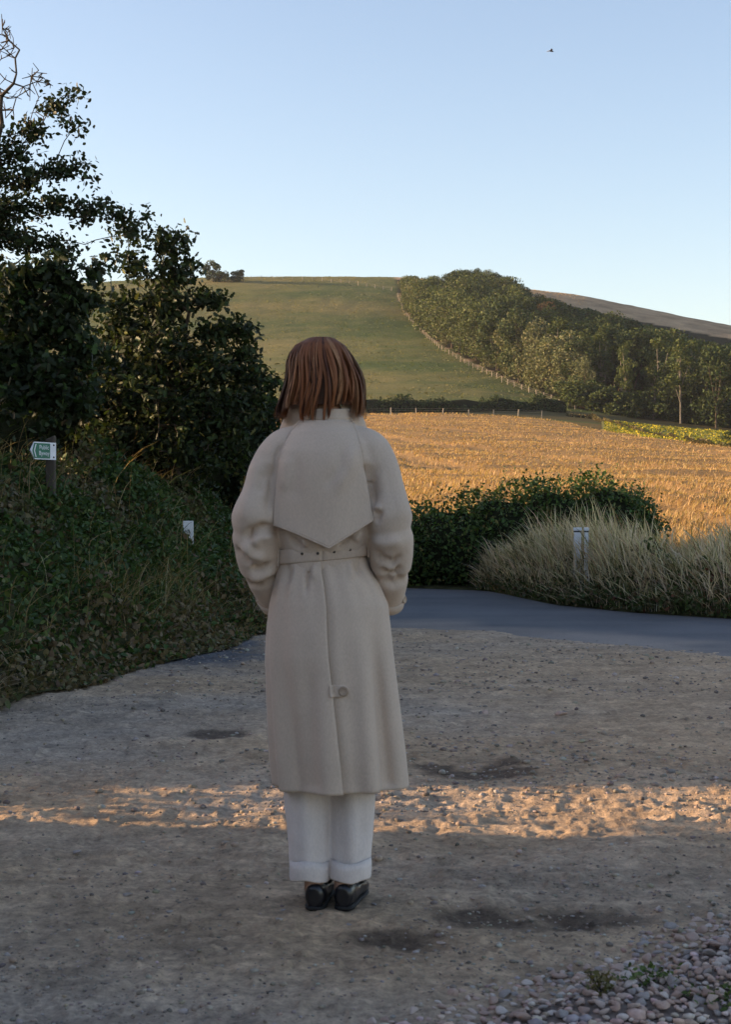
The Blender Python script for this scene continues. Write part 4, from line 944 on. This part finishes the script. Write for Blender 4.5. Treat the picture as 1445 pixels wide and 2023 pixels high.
# --- storm flap laid over the back
bvh_bm = bmesh.new(); bvh_bm.from_mesh(coat_me); bvh = BVHTree.FromBMesh(bvh_bm)
def back_y(x, z, dflt=-.13):
    h = bvh.ray_cast(Vector((x,-1,z)), Vector((0,1,0))); return h[0].y if h[0] is not None else dflt
FL = np.array([(604,836),(576,858),(559,895),(549,950),(544,1000),(542,1041)],float); FR = np.array([(690,836),(702,858),(713,895),(721,945),(730,990),(738,1031)],float)
nu, nv = 60, 60; VV = np.zeros((nv,nu,3)); tL = np.linspace(0,1,len(FL))
raw = np.zeros((nv,nu))
for i in range(nv):
    v_ = i/(nv-1); lx, ly = np.interp(v_, tL, FL[:,0]), np.interp(v_, tL, FL[:,1]); rx, ry2 = np.interp(v_, tL, FR[:,0]), np.interp(v_, tL, FR[:,1])
    for j in range(nu):
        u_ = j/(nu-1); px = lx+(rx-lx)*u_; py = ly+(ry2-ly)*u_
        ptx = .56; tri = (1-abs(u_-ptx)/(ptx if u_ < ptx else 1-ptx)); drop = 50*v_**2.2*(tri if u_ > ptx else tri**1.12)
        py += drop
        VV[i,j,0], VV[i,j,2] = LX(px), LZ(py); raw[i,j] = back_y(LX(px), LZ(py))
sm = raw.copy()
for _ in range(60):
    pd = np.pad(sm,1,'edge'); sm = (pd[:-2,1:-1]+pd[2:,1:-1]+pd[1:-1,:-2]+pd[1:-1,2:]+4*sm)/8
    sm = np.minimum(sm, raw+.004)
vv_ = np.linspace(0,1,nv)[:,None]; uu_ = np.linspace(0,1,nu)[None,:]
hang = np.minimum.accumulate(sm, axis=0)                     # the cloth hangs from the shoulder blades
sm = sm*(1-.65*vv_)+hang*.65*vv_
VV[...,1] = sm-.0035-.013*vv_**1.5-.004*np.sin(uu_*PI*3.2+.5+1.5*vv_)*vv_**1.3+.012*vv_*np.exp(-(uu_/.05)**2)+.010*vv_*np.exp(-((1-uu_)/.05)**2)
fl_me = add_mesh('storm_flap', VV.reshape(-1,3), grid_faces(nv,nu), True)
V, N = getco(fl_me); N = N*np.where(N[:,1:2]>0,-1,1)
V = folds(V, N, [([(698,880),(690,930),(660,985)],14,.006), ([(680,870),(672,930),(640,975)],14,-.005), ([(570,900),(560,980)],12,.004), ([(590,900),(582,1000)],14,-.004), ([(715,930),(725,1000)],8,.004)]); setco(fl_me, V)
fl = link('storm_flap', fl_me, M_COAT, coat); sd = fl.modifiers.new('thickness','SOLIDIFY'); sd.thickness = .004; sd.offset = 0
def edge_strip(pts, r, name, par, mat):
    pts = np.array(pts); Vt, Ft = tubes(pts[:-1], pts[1:], np.full(len(pts)-1,r), np.full(len(pts)-1,r), 6); return link(name, add_mesh(name, Vt, Ft, True), mat, par)
VF = V.reshape(nv,nu,3); edge_strip(VF[-1]+[0,-.0005,0], .0024, 'flap_hem', coat, M_COAT)
# raglan seams
for pts in ([(596,832),(572,856),(556,890),(546,930)], [(694,832),(706,858),(716,895),(724,940)]):
    q = []
    for (a, c_) in zip(pts[:-1], pts[1:]):
        for f in np.linspace(0,1,9)[:-1]: x, z = LX(a[0]+(c_[0]-a[0])*f), LZ(a[1]+(c_[1]-a[1])*f); q.append((x, back_y(x,z)+.0005, z))
    edge_strip(q, .0016, 'seam', coat, M_COAT)

# --- collar: stand at the neck and the turned-up leaves at its sides
def sheet(name, rows, mat, par, thick=.005):
    A = np.array(rows); me = add_mesh(name, A.reshape(-1,3), grid_faces(A.shape[0], A.shape[1]), True); o = link(name, me, mat, par)
    s = o.modifiers.new('thickness','SOLIDIFY'); s.thickness = thick; s.offset = 0; sb = o.modifiers.new('soft','SUBSURF'); sb.levels = 1; sb.render_levels = 2
    return o
rows = []
for v_, dz, dr in ((0,-.012,.010),(.25,-.002,.008),(.6,.009,.006),(1,.020,.009)):
    rows.append([(LX(640)+(.068+dr)*math.sin(a), .014-(.066+dr)*math.cos(a), 1.440+dz+.010*(1-math.cos(a))*.6) for a in np.linspace(-2.3,2.3,34)])
sheet('collar_stand', rows, M_COAT, coat)
for s_, ex, top in ((-1, LX(546), LZ(776)), (1, LX(724), LZ(770))):
    rows = []; x0 = LX(640)+s_*.040
    for v_ in np.linspace(0,1,7):
        r_ = []
        for u_ in np.linspace(0,1,12):
            x = x0+(ex-x0)*(u_**.9)*(.72+.28*(1-v_)); y = -.030+.115*u_+.012*math.sin(v_*PI)
            z = (1.418-.052*u_**1.6)+v_*(top-1.401)*(1-.22*u_**2.5)+.006*math.sin(u_*PI)
            x += s_*.012*math.sin(v_*PI)
            r_.append((x,y,z))
        rows.append(r_)
    sheet('collar_leaf', rows, M_COAT, coat, .006)

# --- belt with eyelets and loops
def belt_pt(th, v_, o=.006):
    tilt = .014*math.sin(th)
    p = skirt_pt(np.array(th), np.array(1.042), o+.004)
    return np.array([p[0], p[1], LZ(1097)+tilt+.040*(v_-.5)])
nb = 120; Vb = np.array([[belt_pt(t_, v_, .008 if .05 < v_ < .95 else .0065) for t_ in np.linspace(0,2*PI,nb)] for v_ in (0,.06,.5,.94,1)])
bl = link('belt', add_mesh('belt', Vb.reshape(-1,3), grid_faces(5,nb), True), M_COAT, person); sd = bl.modifiers.new('thickness','SOLIDIFY'); sd.thickness = .004; sd.offset = 0
bb = bmesh.new(); bb.from_mesh(bl.data); bbv = BVHTree.FromBMesh(bb)
disc = loft([((0,-.0015,0),(1,0,0),(0,0,1),2),((0,.0015,0),(1,0,0),(0,0,1),2)], 14)
for px, py in ((598,1099),(629,1098),(661,1095),(692,1091)):
    h = bbv.ray_cast(Vector((LX(px),-1,LZ(py)+.002)), Vector((0,1,0)))[0]
    if h: link('eyelet', add_mesh('eyelet', disc[0]*np.array([.0042,1,.0042]), disc[1]), M_HOLE, bl, (h.x,h.y-.0025,h.z))
for th in (-1.15, 1.2):
    p0 = np.array([belt_pt(th-.05, v_, .013) for v_ in (-.15,.5,1.15)]); p1 = np.array([belt_pt(th+.05, v_, .013) for v_ in (-.15,.5,1.15)])
    lp = link('belt_loop', add_mesh('belt_loop', np.concatenate([p0,p1]), [(0,1,4,3),(1,2,5,4)]), M_COAT, bl); sd = lp.modifiers.new('thickness','SOLIDIFY'); sd.thickness = .004

# --- tab and button on the vent, cuff straps
sb_ = bmesh.new(); sb_.from_mesh(sk_me); skv = BVHTree.FromBMesh(sb_)
def on_skirt(px, py):
    h = skv.ray_cast(Vector((LX(px),-1,LZ(py))), Vector((0,1,0)))[0]; return np.array(h) if h else np.array([LX(px),-.17,LZ(py)])
rows = []
for v_ in np.linspace(-1,1,7):
    r_ = []
    for u_ in np.linspace(0,1,14):
        px = 653+37*u_; wv = 12 if u_ < .72 else 12*(1-.55*((u_-.72)/.28)**1.2)
        p = on_skirt(px, 1361+wv*v_); r_.append((p[0], p[1]-.006, p[2]))
    rows.append(r_)
rows = np.array(rows); rows[...,1] = np.minimum(rows[...,1], rows[...,1].mean()+.004)
tab = sheet('vent_tab', rows, M_COAT, coat, .004)
p = on_skirt(680, 1361); yb = float(rows[3,9,1])
bt_ = loft([((0,0,0),(.0135,0,0),(0,0,.0135),2),((0,-.004,0),(.0145,0,0),(0,0,.0145),2),((0,-.006,0),(.012,0,0),(0,0,.012),2),((0,-.0045,0),(.009,0,0),(0,0,.009),2),((0,-.004,0),(.003,0,0),(0,0,.003),2)], 24)
link('button', add_mesh('button', bt_[0], bt_[1], True), M_BUTTON, coat, (p[0], yb-.003, p[2]))
for s_, path in ((-1,SL),(1,SR)):
    q = np.array(path[-6]); tdir = np.array(path[-4][:3])-q[:3]; tdir /= np.linalg.norm(tdir); u_ = np.cross(tdir,[0,1,0]); u_ /= np.linalg.norm(u_); v_ = np.cross(tdir,u_)
    rr = [(q[:3]+tdir*k, u_*(q[3]+e), v_*(q[4]+e), 2.0) for k, e in ((-.016,.001),(-.015,.005),(.015,.004),(.016,.0))]
    Vt, Ft = loft(rr, 28, False); link('cuff_strap', add_mesh('cuff_strap', Vt, Ft, True), M_COAT, coat)
    bpos = q[:3]+np.array([s_*.9,-.45,0])/np.linalg.norm([.9,.45])*(q[3]+.006); o = link('button', add_mesh('button', bt_[0]*.8, bt_[1], True), M_BUTTON, coat, bpos, (0,0,s_*1.0))
    # sleeve opening in the dark of the cuff
# --- trousers
tr = bpy.data.objects.new('trousers', None)
parts = []
for s_, xs_ in ((-1,(LX(604),LX(606),LX(611),LX(613))),(1,(LX(696),LX(695),LX(693),LX(691)))):
    hw = (.069,.0675,.062,.060)
    parts.append(limb(smooth_path([(xs_[0],.0,.62,hw[0]+.012,.085),(xs_[0],-.005,.46,hw[0],.08),(xs_[1],-.012,.32,hw[1],.078),(xs_[2],-.022,.17,hw[2],.073),(xs_[3],-.025,.090,hw[3],.070)],4), 24))
tr_me = union(parts, .006, 3); V, N = getco(tr_me)
V += N*(.0035*fbm(V[:,0]*11+2, V[:,2]*6, 3)+.002*fbm(V[:,0]*30, V[:,2]*14, 2)+.0025*np.sin(V[:,0]*95+V[:,2]*6))[:,None]; setco(tr_me, V)
trousers = link('trousers', tr_me, M_LINEN, person, label='off-white linen trousers with turned-up hems')
for s_, xc, w in ((-1, LX(612), .0605), (1, LX(692), .0605)):
    rr = [((xc,-.024,z), (w+e,0,0), (0,.0715+e,0), 2.15) for z, e in ((.142,.0005),(.1425,.0012),(.118,.0018),(.088,.002),(.084,.001),(.086,-.002),(.11,-.004))]
    Vt, Ft = loft(rr, 40, False); Vt[:,2] += .004*np.sin(Vt[:,0]*60+s_); Vt += .0015*fbm(Vt[:,0]*25,Vt[:,2]*25+Vt[:,1]*30,2)[:,None]
    link('cuff', add_mesh('cuff', Vt, Ft, True), M_LINEN, trousers)
# --- shoes
def shoe(xc, yaw):
    secs = [(0.0,.018,.048,.006),(.010,.028,.062,.0),(.04,.033,.062,.0),(.09,.034,.050,.0),(.13,.036,.052,.002),(.165,.042,.046,.0),(.205,.042,.036,.0),(.235,.034,.028,.0),(.252,.018,.022,.003)]
    rings = [((0,y,z0+.012+h*.5), (w,0,0), (0,0,h*.5+.004), 2.15) for y,w,h,z0 in secs]
    me = union([loft(rings, 26)], .004, 3)
    o = link('shoe', me, M_SHOE, person, (xc,-.098,0), (0,0,yaw), label=None)
    so_ = [((0,y,.009), (w*.97,0,0), (0,0,.006), 3) for y,w,h,z0 in secs]; Vt, Ft = loft(so_, 24); link('sole', add_mesh('sole', Vt, Ft, True), M_SOLE, o)
    hl = [((0,.034,z), (.027,0,0), (0,.030,0), 2.4) for z in (0,.014)]; Vt, Ft = loft(hl, 24); link('heel', add_mesh('heel', Vt, Ft, True), M_SOLE, o)
    tg = [((0,y,z),(w,0,0),(0,0,.010),2.2) for y,z,w in ((.085,.058,.026),(.11,.066,.03),(.135,.062,.031),(.16,.055,.026))]; Vt, Ft = loft(tg, 18); link('vamp', add_mesh('vamp', Vt, Ft, True), M_SHOE, o)
    st = [((0,y,z),(w,0,0),(0,0,.012),2.4) for y,z,w in ((.118,.062,.039),(.122,.063,.040),(.146,.058,.041),(.150,.056,.040))]; Vt, Ft = loft(st, 20); link('strap', add_mesh('strap', Vt, Ft, True), M_SHOE, o)
    return o
shoe(LX(622), -.08); shoe(LX(678), -.18)

# --- hair: combed strands over the skull, parted at the crown, cut to a bob
hr = np.random.default_rng(77); parts = []; NS, NK = 8500, 14
ZH = np.array([LZ(p) for p in (662,666,680,696,711,734,757,779,795,820)]); HL = np.array([LX(p) for p in (624,606,580,569,564,563,561,555,549,541)]); HR = np.array([LX(p) for p in (645,660,681,693,702,713,719,721,721,720)])
HD = np.array([.014,.040,.068,.086,.097,.104,.107,.107,.106,.105])
NC = 120; cl = np.sort(hr.uniform(-PI*.80, PI*.80, NC)); cl_l = hr.uniform(-.012,.014,NC); cl_t = hr.random(NC); cl_ph = hr.uniform(0,6.28,NC)
th = hr.uniform(-PI*.80, PI*.80, NS); ci = np.argmin(np.abs(th[:,None]-cl[None]), 1); lay = hr.random(NS)**1.5
tpx = 632+88*np.sin(th*.40+cl[ci]*.60+.09*np.sin(4.5+cl_ph[ci]))
ztip = LZ(np.interp(tpx, [543,556,560,582,588,650,658,664,700,705,719],[826,822,799,797,825,826,818,799,790,814,822]))+.7*cl_l[ci]+hr.normal(0,.006,NS)-.003*lay
ztip = np.where(hr.random(NS)<.08, ztip+hr.uniform(0,.05,NS), ztip)
z0 = LZ(664)+hr.uniform(-.012,0,NS); s = np.linspace(0,1,NK)
W = np.zeros((NS,NK,3)); 
for k in range(NK):
    f = 1-(1-s[k])**1.0; z = z0+(ztip-z0)*(f**1.35)
    pull = .60*sst(.05,.7,s[k]); tk = th*(1-pull)+cl[ci]*pull+.09*np.sin(4.5*s[k]+cl_ph[ci])*s[k]
    xl = np.interp(z, ZH[::-1], HL[::-1]); xr = np.interp(z, ZH[::-1], HR[::-1]); dd = np.interp(z, ZH[::-1], HD[::-1])
    part_ = np.exp(-((z-LZ(666))/.018)**2)
    tip = sst(.86,1.0,s[k])
    rr = 1-.13*lay-.05*tip*(1-np.abs(np.sin(tk)))-.06*np.sin(cl_ph[ci]*3+4*s[k])*sst(.1,.7,s[k])
    cx_ = (xl+xr)/2; W[:,k,0] = cx_+(xr-xl)/2*np.sin(tk)*rr; W[:,k,1] = .026-dd*np.cos(tk)*rr; W[:,k,2] = z-.004*lay*(1-s[k])
    W[:,k,1] += .05*part_*np.sign(-np.cos(tk))*0
tang = np.gradient(W, axis=1); cen = np.array([LX(634), .026, 0]); rad = W-cen; rad[...,2] = .25*(W[...,2]-LZ(780)); rad /= np.linalg.norm(rad,axis=2)[...,None]+1e-9
sd_ = np.cross(tang, rad); sd_ /= np.linalg.norm(sd_,axis=2)[...,None]+1e-9
wid = np.array([.7,1,1,1,1,1,1,1,1,1,1,.9,.6,.15])*.0010
Lf = W-sd_*wid[None,:,None]; Rt = W+sd_*wid[None,:,None]; VH = np.stack([Lf,Rt],2).reshape(-1,3)
q = np.array([[2*i,2*i+1,2*i+3,2*i+2] for i in range(NK-1)]); FH = (q[None]+(np.arange(NS)*2*NK)[:,None,None]).reshape(-1,4)
c1, c2, c3 = np.array([.22,.078,.030]), np.array([.055,.020,.011]), np.array([.42,.23,.12])
edge_ = np.abs(np.sin(th))**4
u_ = cl_t[ci]*.75+.25*hr.random(NS); base = c2[None]*(1-sst(.1,.5,u_))[:,None]+c1[None]*sst(.1,.5,u_)[:,None]; hi = sst(.78,.92,u_+.18*edge_)[:,None]*.75; base = base*(1-hi)+c3*hi
ends = 1+.25*sst(.35,.9,s)[None,:,None]; root = .62+.38*sst(0,.22,s)[None,:,None]
TH_ = np.repeat((base[:,None,:]*ends*root)[:,:,None,:], 2, axis=2).reshape(-1,3)
hair = link('hair', add_mesh('hair', VH, FH, True, TH_), M_HAIR, person, label='reddish brown bob with lighter streaks')
capv = []; 
for z in np.linspace(LZ(666), LZ(800), 16):
    xl, xr, dd = np.interp(z, ZH[::-1], HL[::-1]), np.interp(z, ZH[::-1], HR[::-1]), np.interp(z, ZH[::-1], HD[::-1]); fy = .80
    capv.append([((xl+xr)/2+(xr-xl)/2*math.sin(a)*.84, .026-dd*math.cos(a)*.84, z-.004) for a in np.linspace(-PI*fy,PI*fy,36)])
cp = np.array(capv); link('under_hair', add_mesh('under_hair', cp.reshape(-1,3), grid_faces(16,36), True, np.full((16*36,3), [.06,.022,.011])), M_HAIR, hair)

# ------------------------------------------------------------------ thin evening haze over the valley
hb = box(0, 540, 10, 1900, 1600, 176)
hm = bpy.data.materials.new('haze'); hm.use_nodes = True; hn = hm.node_tree.nodes; hn.remove(hn['Principled BSDF'])
hv = hn.new('ShaderNodeVolumePrincipled'); hv.inputs['Color'].default_value = (.80,.86,1,1); hv.inputs['Density'].default_value = .00008; hv.inputs['Anisotropy'].default_value = .2
hm.node_tree.links.new(hv.outputs[0], hn['Material Output'].inputs['Volume'])
link('haze', add_mesh('haze', hb[0], hb[1]), hm, kind='stuff', label='thin pale evening haze over the valley', category='haze')
